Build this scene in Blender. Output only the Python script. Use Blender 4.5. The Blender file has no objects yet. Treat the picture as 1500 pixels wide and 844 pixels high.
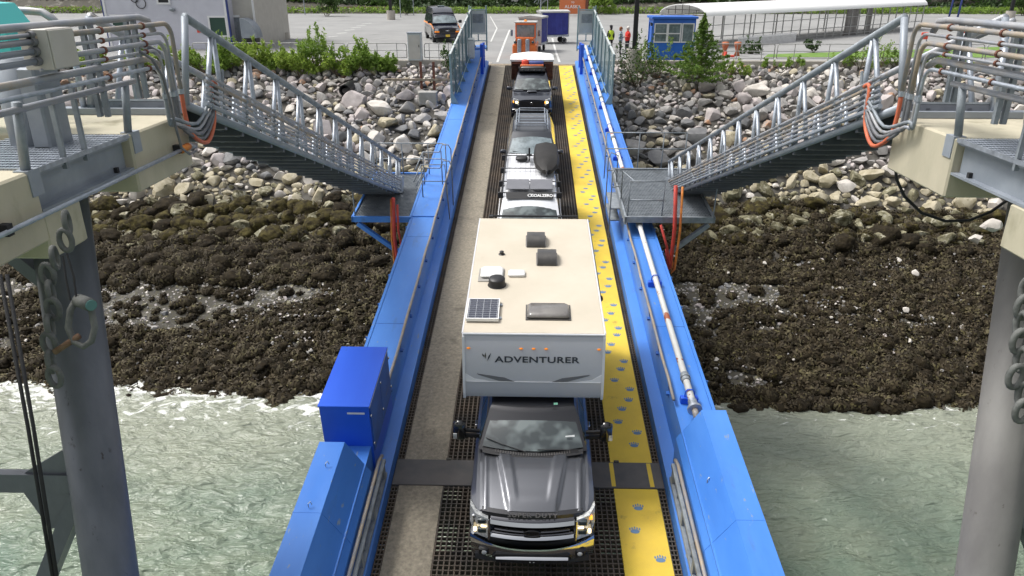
import bpy, math, random
import numpy as np
from mathutils import Vector, Matrix, noise
R = math.radians
rnd = random.Random(7)
sc = bpy.context.scene
COL = sc.collection
# ---------------------------------------------------------------- camera, world, sun, exposure
F = 1083.0; P = R(22.43); YAW = R(1.47)
CAM = Vector((0, 0, 4.65))
cd = bpy.data.cameras.new('camera'); cam = bpy.data.objects.new('camera', cd); COL.objects.link(cam)
cam.location = CAM; cam.rotation_euler = (R(90) - P, 0, YAW)
cd.sensor_width = 36; cd.lens = F / 1500 * 36; cd.clip_start = .1; cd.clip_end = 2000
sc.camera = cam
SUN_EL, SUN_AZ = R(60), R(282)      # azimuth clockwise from +Y
w = bpy.data.worlds.new('World'); sc.world = w; w.use_nodes = True
nt = w.node_tree; nt.nodes.clear()
o_ = nt.nodes.new('ShaderNodeOutputWorld'); bg = nt.nodes.new('ShaderNodeBackground')
sky = nt.nodes.new('ShaderNodeTexSky'); sky.sky_type = 'NISHITA'; sky.sun_disc = False
sky.sun_elevation = SUN_EL; sky.sun_rotation = SUN_AZ; sky.dust_density = 5; sky.air_density = 1
hs = nt.nodes.new('ShaderNodeHueSaturation'); hs.inputs['Saturation'].default_value = .22   # overcast: the cloud layer whitens the sky
nt.links.new(sky.outputs[0], hs.inputs['Color']); nt.links.new(hs.outputs[0], bg.inputs[0]); nt.links.new(bg.outputs[0], o_.inputs[0])
bg.inputs[1].default_value = .13
sd = bpy.data.lights.new('sun', 'SUN'); so = bpy.data.objects.new('sun', sd); COL.objects.link(so)
sd.energy = 1.6; sd.angle = R(15); sd.color = (1, .97, .92)
sdir = Vector((math.sin(SUN_AZ) * math.cos(SUN_EL), math.cos(SUN_AZ) * math.cos(SUN_EL), math.sin(SUN_EL)))
so.rotation_euler = sdir.to_track_quat('Z', 'Y').to_euler(); so.location = (0, 0, 60)
sc.view_settings.view_transform = 'Standard'; sc.view_settings.look = 'None'
sc.view_settings.exposure = .66; sc.view_settings.gamma = 1
sc.cycles.max_bounces = 5; sc.cycles.diffuse_bounces = 3; sc.cycles.glossy_bounces = 3; sc.cycles.transmission_bounces = 4
sc.cycles.transparent_max_bounces = 6; sc.cycles.use_denoising = True
sc.cycles.caustics_reflective = False; sc.cycles.caustics_refractive = False

# ---------------------------------------------------------------- geometry helpers
CM = Matrix.Rotation(YAW, 3, 'Z') @ Matrix.Rotation(R(90) - P, 3, 'X')
def ray(x, y): return CM @ Vector(((x - 750) / F, -(y - 422) / F, -1))
def at_d(x, y, d): return CAM + ray(x, y) * d
def at_x(x, y, X): r = ray(x, y); return CAM + r * (X / r.x)
def at_y(x, y, Y): r = ray(x, y); return CAM + r * (Y / r.y)
def at_z(x, y, Z): r = ray(x, y); return CAM + r * ((Z - CAM.z) / r.z)
LS = .018; LY = 47.0                                  # the car park rises gently away from the quay
def lotz(Y): return LS * (Y - LY)
def at_lot(x, y, h=0):
    r = ray(x, y); t = (lotz(0) + h - CAM.z) / (r.z - LS * r.y); return CAM + r * t
AL = R(6.87); HY = 46.66                              # ramp slope and hinge
RM = Matrix.Translation((0, HY, 0)) @ Matrix.Rotation(AL, 4, 'X')
S0 = 45.8
def ramp(x, s, t=0): return RM @ Vector((x, s - S0, t))
def ramp_xs(px, py, t=0):
    inv = RM.inverted(); c = inv @ CAM; r = inv.to_3x3() @ ray(px, py)
    k = (t - c.z) / r.z; q = c + r * k; return q.x, q.y + S0

class MB:
    def __init__(s, M=None): s.v = []; s.f = []; s.mi = []; s.M = M; s.m = 0; s.uv = None
    def add(s, vs, fs):
        b = len(s.v); M = s.M
        for p in vs:
            p = Vector(p); s.v.append(tuple(M @ p) if M else tuple(p))
        for f in fs: s.f.append([b + i for i in f]); s.mi.append(s.m)
    def box(s, x0, x1, y0, y1, z0, z1, bev=0):
        if bev:
            b = bev; vs = []; 
            return s.bbox(x0, x1, y0, y1, z0, z1, b)
        s.add([(x0,y0,z0),(x1,y0,z0),(x1,y1,z0),(x0,y1,z0),(x0,y0,z1),(x1,y0,z1),(x1,y1,z1),(x0,y1,z1)],
              [(3,2,1,0),(4,5,6,7),(0,1,5,4),(1,2,6,5),(2,3,7,6),(3,0,4,7)]); return s
    def bbox(s, x0, x1, y0, y1, z0, z1, b):
        lv = [(z0, b), (z0 + b, 0), (z1 - b, 0), (z1, b)]; rings = []
        for z, i in lv:
            X0, X1, Y0, Y1 = x0 + i, x1 - i, y0 + i, y1 - i
            rings.append([(X0+b,Y0,z),(X1-b,Y0,z),(X1,Y0+b,z),(X1,Y1-b,z),(X1-b,Y1,z),(X0+b,Y1,z),(X0,Y1-b,z),(X0,Y0+b,z)])
        s.rings(rings, True, True); return s
    def rings(s, rings, c0=True, c1=True, closed=True):
        n = len(rings[0]); vs = [p for r in rings for p in r]; fs = []
        for i in range(len(rings) - 1):
            for j in range(n if closed else n - 1):
                k = (j + 1) % n; fs.append((i*n+j, i*n+k, (i+1)*n+k, (i+1)*n+j))
        if c0: fs.append(tuple(range(n - 1, -1, -1)))
        if c1: fs.append(tuple((len(rings)-1)*n + j for j in range(n)))
        s.add(vs, fs); return s
    def tube(s, pts, r, n=8, cap=True):
        pts = [Vector(p) for p in pts]; rs = r if isinstance(r, (list, tuple)) else [r] * len(pts)
        out = []; u = None
        for i, p in enumerate(pts):
            a = pts[max(i-1, 0)]; b = pts[min(i+1, len(pts)-1)]; d = (b - a).normalized()
            if i and i < len(pts)-1:
                d1 = (p - a).normalized(); d2 = (b - p).normalized(); d = (d1 + d2)
                d = d.normalized() if d.length > 1e-4 else d1
            if u is None:
                u = d.cross(Vector((0, 0, 1)))
                if u.length < .05: u = d.cross(Vector((1, 0, 0)))
            u = (u - d * u.dot(d)).normalized(); v = d.cross(u)
            out.append([p + (u * math.cos(2*math.pi*k/n) + v * math.sin(2*math.pi*k/n)) * rs[i] for k in range(n)])
        s.rings(out, cap, cap); return s
    def bar(s, a, b, w, h, up=(0, 0, 1)):
        a = Vector(a); b = Vector(b); d = (b - a).normalized(); up = Vector(up)
        x = d.cross(up)
        if x.length < .05: x = d.cross(Vector((0, 1, 0)))
        x.normalize(); z = x.cross(d); x *= w / 2; z *= h / 2
        s.rings([[a-x-z, a+x-z, a+x+z, a-x+z], [b-x-z, b+x-z, b+x+z, b-x+z]]); return s
    def prism(s, pts, d):
        d = Vector(d); a = [Vector(p) for p in pts]; s.rings([a, [p + d for p in a]]); return s
    def ell(s, c, r, n=12, m=8, z0=-1, rot=None):
        c = Vector(c); rr = []
        for i in range(m + 1):
            th = math.pi * i / m; zz = -math.cos(th)
            zz = max(zz, z0); q = math.sin(th)
            rr.append([Vector((math.cos(2*math.pi*k/n)*q*r[0], math.sin(2*math.pi*k/n)*q*r[1], zz*r[2])) for k in range(n)])
        if rot: rr = [[rot @ p for p in g] for g in rr]
        s.rings([[c + p for p in g] for g in rr], False, False); return s
    def quad(s, a, b, c, d): s.add([a, b, c, d], [(0, 1, 2, 3)]); return s
    def torus(s, c, R1, r, ax=0, n=20, m=8, sc_=(1, 1)):
        c = Vector(c); pts = []
        for i in range(n):
            a = 2*math.pi*i/n; u, v = math.cos(a)*R1*sc_[0], math.sin(a)*R1*sc_[1]
            pts.append(c + (Vector((0, u, v)) if ax == 0 else Vector((u, 0, v)) if ax == 1 else Vector((u, v, 0))))
        rings = []
        for i, p in enumerate(pts):
            d = (pts[(i+1) % n] - pts[i-1]).normalized(); k = Vector((1,0,0)) if ax == 0 else Vector((0,1,0)) if ax == 1 else Vector((0,0,1))
            o = d.cross(k)
            rings.append([p + (o*math.cos(2*math.pi*j/m) + k*math.sin(2*math.pi*j/m))*r for j in range(m)])
        rings.append(rings[0]); s.rings(rings, False, False); return s
    def build(s, name, mats, parent=None, world=False, smooth=False, angle=None):
        me = bpy.data.meshes.new(name)
        vs = s.v
        if world and parent:
            I = parent['_m']; inv = Matrix([I[0:4], I[4:8], I[8:12], I[12:16]]).inverted(); vs = [tuple(inv @ Vector(p)) for p in vs]
        me.from_pydata(vs, [], s.f); 
        if not isinstance(mats, (list, tuple)): mats = [mats]
        for m in mats: me.materials.append(m)
        if len(mats) > 1: me.polygons.foreach_set('material_index', s.mi)
        if smooth or angle:
            me.polygons.foreach_set('use_smooth', [True] * len(s.f))
            if angle: me.set_sharp_from_angle(angle=R(angle))
        me.validate(); me.update()
        ob = bpy.data.objects.new(name, me); COL.objects.link(ob)
        if parent: ob.parent = parent
        return ob
def tag(o, label=None, cat=None, group=None, kind=None):
    if label: o['label'] = label
    if cat: o['category'] = cat
    if group: o['group'] = group
    if kind: o['kind'] = kind
    return o
def thing(name, label, cat, loc=(0, 0, 0), M=None, group=None, rz=0):
    o = bpy.data.objects.new(name, None); COL.objects.link(o); o.empty_display_size = .2
    if M is None: M = Matrix.Translation(loc) @ Matrix.Rotation(rz, 4, 'Z')
    o.matrix_world = M; o['_m'] = [M[i][j] for i in range(4) for j in range(4)]
    return tag(o, label, cat, group)
def clone(o, M=None, label=None, group=None, parent=None):
    c = o.copy(); COL.objects.link(c)
    if parent: c.parent = parent
    elif M is not None: c.matrix_world = M
    if label: c['label'] = label
    if group: c['group'] = group
    for ch in list(o.children): clone(ch, parent=c)
    return c
def ramp_M(x, s, t=0, rz=0): return RM @ Matrix.Translation((x, s - S0, t)) @ Matrix.Rotation(rz, 4, 'Z')
def text(name, body, size, mat, parent, M, xs=1, ext=.004, off=0, align='CENTER', sp=1):
    c = bpy.data.curves.new(name, 'FONT'); c.body = body; c.size = size; c.extrude = ext; c.offset = off
    c.align_x = align; c.align_y = 'CENTER'; c.space_character = sp
    t = bpy.data.objects.new(name, c); COL.objects.link(t)
    dg = bpy.context.evaluated_depsgraph_get(); me = bpy.data.meshes.new_from_object(t.evaluated_get(dg))
    bpy.data.objects.remove(t); me.transform(Matrix.Diagonal((xs, 1, 1, 1))); me.transform(M)
    me.materials.clear(); me.materials.append(mat)
    o = bpy.data.objects.new(name, me); COL.objects.link(o)
    if parent: o.parent = parent
    return o
def basis(o, x, y):          # matrix with local x, y axes and origin o
    x = Vector(x).normalized(); y = Vector(y).normalized(); z = x.cross(y).normalized(); y = z.cross(x)
    m = Matrix((x, y, z)).transposed().to_4x4(); m.translation = Vector(o); return m

# ---------------------------------------------------------------- materials
def mat(name, col, rough=.6, metal=0, col2=None, sc1=2, lo=.4, hi=.6, bump=0, bsc=20, coat=0, det=6, col3=None, sc3=8, lo3=.6, hi3=.7,
        stretch=(1, 1, 1), var=.0, alpha=1, trans=0, emis=0, coord='Object', rvar=.0, col4=None, sc4=11, lo4=.69, hi4=.71, spec=.5):
    m = bpy.data.materials.new(name); m.use_nodes = True; n = m.node_tree; N = n.nodes; L = n.links
    b = N['Principled BSDF']; b.inputs['Roughness'].default_value = rough; b.inputs['Metallic'].default_value = metal
    b.inputs['Coat Weight'].default_value = coat; b.inputs['Coat Roughness'].default_value = .08
    b.inputs['Specular IOR Level'].default_value = spec
    b.inputs['Transmission Weight'].default_value = trans; b.inputs['Alpha'].default_value = alpha
    if emis: b.inputs['Emission Color'].default_value = (*col, 1); b.inputs['Emission Strength'].default_value = emis
    tc = N.new('ShaderNodeTexCoord'); mp = N.new('ShaderNodeMapping'); mp.inputs['Scale'].default_value = stretch
    if coord == 'World':
        g = N.new('ShaderNodeNewGeometry'); L.new(g.outputs['Position'], mp.inputs[0])
    else: L.new(tc.outputs[coord], mp.inputs[0])
    def nz(scale, detail=det, dist=0):
        t = N.new('ShaderNodeTexNoise'); t.inputs['Scale'].default_value = scale; t.inputs['Detail'].default_value = detail
        t.inputs['Roughness'].default_value = .62; t.inputs['Distortion'].default_value = dist
        L.new(mp.outputs[0], t.inputs['Vector']); return t
    cur = None
    def mix(a, c2, scale, lo, hi):
        t = nz(scale); mr = N.new('ShaderNodeMapRange'); mr.inputs[1].default_value = lo; mr.inputs[2].default_value = hi
        L.new(t.outputs[0], mr.inputs[0]); x = N.new('ShaderNodeMix'); x.data_type = 'RGBA'
        L.new(mr.outputs[0], x.inputs['Factor'])
        if a is None: x.inputs['A'].default_value = (*col, 1)
        else: L.new(a, x.inputs['A'])
        x.inputs['B'].default_value = (*c2, 1); return x.outputs['Result']
    if col2: cur = mix(cur, col2, sc1, lo, hi)
    if col3: cur = mix(cur, col3, sc3, lo3, hi3)
    if col4: cur = mix(cur, col4, sc4, lo4, hi4)
    if var:
        h = N.new('ShaderNodeHueSaturation'); t = nz(sc1 * .7, 8); mr = N.new('ShaderNodeMapRange')
        mr.inputs[1].default_value = .3; mr.inputs[2].default_value = .7; mr.inputs[3].default_value = 1 - var; mr.inputs[4].default_value = 1 + var
        L.new(t.outputs[0], mr.inputs[0]); L.new(mr.outputs[0], h.inputs['Value'])
        if cur is None: h.inputs['Color'].default_value = (*col, 1)
        else: L.new(cur, h.inputs['Color'])
        cur = h.outputs[0]
    if cur is None: b.inputs['Base Color'].default_value = (*col, 1)
    else: L.new(cur, b.inputs['Base Color'])
    if rvar:
        t = nz(sc1 * 1.7); mr = N.new('ShaderNodeMapRange'); mr.inputs[1].default_value = .3; mr.inputs[2].default_value = .7
        mr.inputs[3].default_value = max(rough - rvar, .03); mr.inputs[4].default_value = rough + rvar
        L.new(t.outputs[0], mr.inputs[0]); L.new(mr.outputs[0], b.inputs['Roughness'])
    if bump:
        bp = N.new('ShaderNodeBump'); bp.inputs['Strength'].default_value = min(bump, 1); bp.inputs['Distance'].default_value = .02 * max(1, bump)
        L.new(nz(bsc, 8).outputs[0], bp.inputs['Height']); L.new(bp.outputs[0], b.inputs['Normal'])
    return m
M_ = {}
def mk(name, *a, **k): M_[name] = mat(name, *a, **k); return M_[name]
mk('blue', (.045, .175, .56), .45, 0, (.075, .24, .66), .7, .35, .65, .06, 6, col3=(.07, .13, .27), sc3=1.7, lo3=.60, hi3=.82, stretch=(1, .3, 1), rvar=.14, var=.06, col4=(.20, .27, .38), sc4=9, lo4=.655, hi4=.685)
mk('blue_bright', (.012, .085, .60), .42, 0, (.02, .11, .66), 1.2, .3, .7, col3=(.01, .03, .3), sc3=4, lo3=.66, hi3=.8, stretch=(1, .3, 1))
mk('blue_dark', (.03, .10, .36), .5, 0, (.03, .13, .45), 2, var=.1)
mk('galv', (.30, .33, .37), .42, .55, (.44, .48, .54), 9, .35, .65, .04, 40, col3=(.2, .22, .25), sc3=3, lo3=.6, hi3=.75, rvar=.12)
mk('galv_dull', (.20, .225, .25), .6, .3, (.30, .33, .36), 5, .35, .65, .05, 30, col3=(.13, .14, .15), sc3=2, lo3=.58, hi3=.75)
mk('pipe_tan', (.33, .27, .20), .6, .1, (.24, .24, .25), 3, .4, .6, .05, 30, var=.15)
mk('pipe_grey', (.30, .32, .36), .45, .3, (.36, .36, .37), 4, .4, .6, .03, 30, var=.12, col3=(.36, .30, .22), sc3=2.2, lo3=.55, hi3=.72)
mk('pipe_dark', (.12, .125, .14), .5, .1, (.18, .18, .19), 5, var=.15)
mk('hose_orange', (.62, .16, .07), .6, 0, (.5, .12, .06), 5, var=.15)
mk('hose_red', (.55, .05, .03), .55, 0, (.42, .05, .04), 6, var=.15)
mk('hose_orange2', (.65, .22, .03), .55, 0, (.5, .13, .03), 6, var=.1)
mk('rubber', (.018, .018, .02), .75, 0, bump=.1, bsc=60)
mk('concrete', (.52, .47, .36), .85, 0, (.41, .38, .28), .9, .35, .65, .12, 25, col3=(.22, .20, .13), sc3=1.6, lo3=.58, hi3=.76, stretch=(1, 1, .5), var=.12)
mk('concrete_grey', (.36, .35, .33), .85, 0, (.27, .26, .24), 1.5, .35, .65, .1, 30, var=.12)
mk('concrete_kerb', (.46, .43, .38), .85, 0, (.36, .33, .29), 1, .35, .65, .1, 30, var=.12)
mk('steel_pile', (.105, .115, .135), .42, .25, (.15, .16, .185), 2.2, .35, .65, .06, 14, col3=(.05, .045, .045), sc3=9, lo3=.66, hi3=.72, stretch=(1, 1, .35), rvar=.1)
mk('steel_pile_light', (.21, .205, .195), .55, .1, (.15, .145, .14), 1.6, .35, .65, .06, 14, col3=(.08, .07, .06), sc3=9, lo3=.66, hi3=.72, stretch=(1, 1, .45))
mk('steel_grey', (.24, .27, .31), .5, .2, (.30, .33, .37), 2, .35, .65, .03, 20, var=.08)
mk('grating', (.055, .05, .045), .7, .2, (.12, .09, .065), 1.1, .35, .65, .1, 40, var=.2)
mk('grating_near', (.05, .05, .048), .6, .3, (.08, .075, .06), 2, var=.2)
mk('tread', (.33, .29, .225), .9, 0, (.22, .195, .15), 14, .35, .65, .8, 60, col3=(.13, .115, .09), sc3=1.4, lo3=.56, hi3=.75, var=.16)
mk('yellow', (.80, .57, .06), .75, 0, (.66, .46, .06), .8, .35, .65, .4, 80, col3=(.26, .17, .05), sc3=2.6, lo3=.62, hi3=.78, var=.10)
mk('plate', (.07, .07, .072), .65, .1, (.11, .10, .095), 2, .35, .65, .05, 30, col3=(.2, .2, .2), sc3=5, lo3=.66, hi3=.75)
mk('paw', (.11, .21, .38), .7, 0, (.12, .2, .3), 20, var=.1)
mk('white_paint', (.78, .78, .76), .5, 0, (.66, .66, .64), 2, var=.05)
mk('rust', (.33, .10, .05), .8, 0, (.45, .2, .12), 8, var=.2)
mk('rust_dark', (.12, .045, .03), .85, 0, (.2, .08, .05), 8, var=.2)
mk('gate_green', (.20, .29, .31), .5, .1, (.26, .35, .37), 2, .35, .65, var=.08)
mk('gate_light', (.45, .49, .49), .5, .1, (.5, .54, .54), 2, var=.04)
mk('cabinet', (.50, .48, .44), .5, .1, (.46, .44, .40), 2, var=.03)
mk('black', (.012, .012, .014), .45); mk('black_gloss', (.008, .008, .01), .12, coat=.5)
mk('chrome', (.60, .61, .63), .10, 1, var=.05, sc1=3); mk('chrome_dark', (.12, .12, .13), .2, 1)
mk('tyre', (.015, .015, .016), .85, bump=.2, bsc=40); mk('rim', (.45, .46, .48), .3, .9)
mk('truck_grey', (.125, .13, .145), .30, .75, coat=.9)
mk('truck_dark', (.02, .02, .024), .3, .4, coat=.8)
mk('suv_grey', (.022, .026, .034), .3, .3, coat=.8); mk('tacoma', (.035, .04, .055), .3, .5, coat=.9)
mk('navy', (.012, .015, .03), .25, .2, coat=.9)
mk('glass', (.03, .045, .05), .06, 0, coat=1); mk('glass_light', (.20, .25, .27), .07, 0, (.10, .13, .14), 2.5, .4, .6, coat=1)
mk('glass_windscreen', (.035, .045, .047), .05, 0, (.15, .18, .18), 2.6, .46, .66, coat=1, det=2)  # paler second tone puts a reflection into the glass colour
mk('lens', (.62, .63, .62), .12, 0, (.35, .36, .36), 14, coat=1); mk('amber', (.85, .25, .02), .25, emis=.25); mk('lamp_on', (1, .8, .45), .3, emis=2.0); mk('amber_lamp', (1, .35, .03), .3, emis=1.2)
mk('camper_roof', (.56, .50, .41), .6, 0, (.50, .45, .36), .9, .35, .65, .02, 20, col3=(.46, .40, .31), sc3=3, lo3=.64, hi3=.85)
mk('camper_white', (.44, .45, .49), .35, 0, (.42, .43, .47), 1, coat=.3); mk('camper_trim', (.64, .65, .68), .35)
mk('camper_grey', (.12, .125, .14), .4); mk('plastic_white', (.8, .8, .79), .4); mk('smoke', (.045, .043, .042), .3, 0, (.075, .07, .065), 3, coat=.3)
mk('smoke_light', (.14, .13, .125), .25, 0, (.19, .18, .17), 3, coat=.4)
mk('solar', (.03, .035, .06), .2, .2, coat=.7); mk('solar_line', (.45, .47, .5), .4); mk('letter_dark', (.03, .035, .05), .4)
mk('van_white', (.72, .73, .75), .35, 0, (.66, .67, .70), 1.5, coat=.5)
mk('box_black', (.018, .017, .016), .5, 0, (.026, .024, .023), 3, spec=.25)
mk('orange_paint', (.72, .17, .035), .45, 0, (.60, .13, .03), 2, var=.08, coat=.2)
mk('tarp_blue', (.02, .025, .20), .6, 0, (.03, .04, .26), 2, bump=.3, bsc=5); mk('tarp_grey', (.45, .45, .44), .6, 0, (.38, .38, .37), 2)
mk('asphalt', (.235, .235, .232), .9, 0, (.285, .285, .28), .25, .35, .65, .15, 30, col3=(.14, .14, .14), sc3=.6, lo3=.6, hi3=.8, coord='World', var=.07, det=9)
mk('lane_paint', (.62, .62, .60), .7, 0, (.42, .42, .41), 3, .4, .7)
mk('siding', (.58, .58, .65), .6, 0, (.54, .54, .61), 1, var=.03); mk('trim_white', (.72, .72, .73), .5); mk('navy_trim', (.03, .05, .2), .5)
mk('green_glass', (.03, .07, .055), .3); mk('sign_orange', (.60, .17, .06), .6); mk('booth_blue', (.02, .12, .50), .45, 0, (.025, .14, .55), 1.5, var=.06)
mk('canopy', (.86, .86, .85), .5); mk('clear_panel', (.55, .58, .57), .25, 0, (.42, .46, .44), 1, .4, .65); mk('wood_rail', (.33, .19, .12), .8, 0, (.4, .25, .17), 4, var=.15)
mk('rail_grey', (.36, .36, .35), .6, .2); mk('turquoise', (.07, .52, .50), .5); mk('lawn', (.10, .20, .03), .9, 0, (.16, .25, .05), 2, .35, .65, .5, 30)
mk('timber', (.30, .25, .18), .85, 0, (.2, .16, .12), 5, var=.2)
mk('skin', (.5, .3, .22), .6); mk('cloth_black', (.02, .02, .025), .85); mk('hivis', (.55, .75, .04), .7); mk('cloth_red', (.6, .03, .02), .8)
mk('hair_brown', (.22, .08, .03), .8); mk('hair_white', (.7, .66, .6), .8); mk('cap_blue', (.02, .05, .4), .7); mk('cloth_navy', (.04, .06, .13), .8); mk('cloth_white', (.7, .72, .75), .8)
mk('play_red', (.7, .07, .04), .5); mk('plastic_blue', (.03, .3, .75), .5); mk('terracotta', (.4, .13, .06), .7)
# stripes for the pullover
def stripes(name, c1, c2, scale):
    m = mat(name, c1, .8); n = m.node_tree; b = n.nodes['Principled BSDF']
    w_ = n.nodes.new('ShaderNodeTexWave'); w_.bands_direction = 'Z'; w_.inputs['Scale'].default_value = scale
    tc = n.nodes.new('ShaderNodeTexCoord'); n.links.new(tc.outputs['Object'], w_.inputs['Vector'])
    r = n.nodes.new('ShaderNodeValToRGB'); r.color_ramp.interpolation = 'CONSTANT'; r.color_ramp.elements[0].color = (*c1, 1)
    r.color_ramp.elements[1].position = .5; r.color_ramp.elements[1].color = (*c2, 1)
    n.links.new(w_.outputs[0], r.inputs[0]); n.links.new(r.outputs[0], b.inputs['Base Color']); M_[name] = m
stripes('stripe_top', (.6, .65, .7), (.06, .1, .2), 3.2)
ROCKS = [mk('rock_pale', (.62, .58, .53), .85, 0, (.42, .385, .345), 2.5, .35, .65, .35, 9, col3=(.46, .44, .41), sc3=6, lo3=.6, hi3=.75, coord='World'),
         mk('rock_grey', (.39, .37, .35), .85, 0, (.24, .23, .22), 2.5, .35, .65, .35, 9, col3=(.33, .32, .31), sc3=5, lo3=.6, hi3=.72, coord='World'),
         mk('rock_dark', (.125, .125, .13), .8, 0, (.19, .19, .19), 2.5, .35, .65, .35, 9, col3=(.25, .25, .25), sc3=6, lo3=.62, hi3=.75, coord='World'),
         mk('rock_pink', (.50, .45, .435), .85, 0, (.36, .32, .31), 2.5, .35, .65, .35, 9, col3=(.42, .37, .34), sc3=6, lo3=.6, hi3=.75, coord='World'),
         mk('rock_rusty', (.34, .18, .10), .85, 0, (.36, .31, .27), 2.5, .4, .62, .35, 9, coord='World'),
         mk('rock_olive', (.27, .25, .16), .85, 0, (.06, .052, .022), 2.4, .38, .58, .5, 9, col3=(.36, .34, .26), sc3=5, lo3=.54, hi3=.64, coord='World')]
ROCKS.append(mk('rock_tan', (.47, .42, .31), .85, 0, (.30, .26, .17), 2.2, .38, .62, .4, 9, col3=(.13, .115, .05), sc3=3.5, lo3=.60, hi3=.70, coord='World'))
WEED = [mk('weed_dark', (.015, .0115, .007), .85, 0, (.034, .026, .014), 5, .35, .65, 1.6, 22, col3=(.10, .085, .03), sc3=3, lo3=.62, hi3=.72, coord='World', spec=.15),
        mk('weed_brown', (.028, .020, .011), .85, 0, (.014, .012, .008), 6, .35, .65, 1.6, 24, col3=(.12, .10, .055), sc3=5, lo3=.6, hi3=.7, coord='World', spec=.15)]

WEED.append(mk('weed_moss', (.075, .062, .02), .85, 0, (.022, .017, .009), 3.2, .36, .60, 1.4, 20, col3=(.16, .145, .06), sc3=4, lo3=.60, hi3=.72, coord='World', spec=.15))
FROND = [mk('frond_brown', (.060, .043, .018), .8, 0, (.022, .017, .010), 2.2, .35, .65, col3=(.12, .10, .045), sc3=1.1, lo3=.55, hi3=.7, coord='World'),
         mk('frond_olive', (.10, .085, .03), .8, 0, (.05, .038, .018), 1.5, .35, .65, coord='World')]
# ================================================================ ground, shore, water
WZ = -9.5
PROF = [(-60, -14), (18, -11.6), (22, -10.3), (24.3, -9.5), (26.5, -8.75), (29, -7.95), (32, -7.2), (36, -5.6), (40, -3.6), (44, -1.75), (47.2, -.45), (48.6, -.12), (60, -.12)]
def prof(y):
    for (a, za), (b, zb) in zip(PROF, PROF[1:]):
        if y <= b: return za + (zb - za) * max(0, (y - a) / (b - a))
    return PROF[-1][1]
def shore_off(x): return .35 * math.sin(x * .31 + 1) + .25 * math.sin(x * .83) - .35 * (x > 0) + (.012 * abs(x)) - .5 * math.exp(-((x - 12) / 3) ** 2)
def bed(x, y):
    t = min(1, max(0, (46 - y) / 6))
    return prof(y - shore_off(x) * t) + (.18 * noise.noise(Vector((x * .35, y * .35, 3)))) * t
# one sheet reaching the horizon
xs = sorted(set([-900, -500, -250, -120, -80] + [i * 1.0 for i in range(-60, 61)] + [80, 120, 250, 500, 900]))
ys = sorted(set([-300, -120, -60, -20] + [i * .75 for i in range(0, 66)] + [51, 60, 80, 101, 105, 112, 120, 135, 160, 250, 500, 1200]))
def gz(x, y):
    if y <= 48.6: return bed(x, y)
    if y <= 102: return lotz(y) - .15
    h = (y - 102) * .62 + 3 * noise.noise(Vector((x * .03, y * .03, 0)))
    return lotz(102) - .15 + max(0, min(h, 45 + 6 * noise.noise(Vector((x * .01, y * .01, 2)))))
g = MB(); g.add([(x, y, gz(x, y)) for y in ys for x in xs], [(j*len(xs)+i, j*len(xs)+i+1, (j+1)*len(xs)+i+1, (j+1)*len(xs)+i) for j in range(len(ys)-1) for i in range(len(xs)-1)])
mk('gravel_bed', (.055, .05, .04), .85, 0, (.19, .18, .155), 1.1, .52, .66, 1, 18, col3=(.06, .055, .03), sc3=7, lo3=.5, hi3=.62, coord='World', var=.25)
g.mi = [1 if 31.2 < g.v[f[0]][1] < 48.7 else 0 for f in g.f]; mk('bank_gap_shade', (.05, .045, .038), .95, 0, (.085, .08, .07), 3, bump=.6, bsc=20, coord='World')  # bank bed coloured near-black: shade between the stones put into the ground colour
tag(g.build('ground', [M_['gravel_bed'], M_['bank_gap_shade']], smooth=True), kind='structure')
g = MB(); yy = [48.5, 60, 75, 103]
xs2 = [-700, 700]
for a, b in zip(yy, yy[1:]): g.quad((-700, a, lotz(a)), (700, a, lotz(a)), (700, b, lotz(b)), (-700, b, lotz(b)))
g.quad((-3.6, 46.72, lotz(48.5) - .03), (3.6, 46.72, lotz(48.5) - .03), (3.6, 48.5, lotz(48.5)), (-3.6, 48.5, lotz(48.5)))
tag(g.build('car_park', M_['asphalt']), kind='structure')
# abutment under the top of the ramp
g = MB(); g.box(-4.3, 4.3, 46.7, 48.5, -4, -.05)
tag(g.build('ramp_abutment', M_['concrete_grey']), kind='structure')
# concrete kerb and path along the top of the bank
g = MB()
for x0, x1 in ((-40, -3.9), (3.9, 40)):
    g.box(x0, x1, 48.2, 48.75, -.6, lotz(48.5) + .13, .02)
tag(g.build('kerb', M_['concrete_kerb']), kind='structure')
# painted lines on the car park
g = MB(); H4 = .005
def line(pts, w_=.12, h=H4):
    P3 = [at_lot(x, y, h) for x, y in pts]
    for a, b in zip(P3, P3[1:]):
        d = (b - a).normalized(); n_ = Vector((-d.y, d.x, 0)) * w_ / 2
        g.quad(a - n_, b - n_, b + n_, a + n_)
line([(746.5, 44), (740, 60), (728.5, 91)], .15)
line([(809, 56), (813, 72), (819.5, 91)], .15)
line([(728, 41.5), (719, 61)], .12); line([(718, 24), (728, 41.5)], .1)
for y in (34.5, 37.5, 40.5, 44, 48.5, 53.5):
    x = 537 - (y - 34.5) * 2.6
    line([(x - 7, y + .6), (x + 7, y - .6)], .3)
for y, x in ((21, 800), (22, 690), (26, 860)): line([(x - 15, y), (x + 30, y + .6)], .12)
line([(0, 47), (60, 44), (160, 40)], .15)
tag(g.build('lane_markings', M_['lane_paint']), kind='structure')
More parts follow.
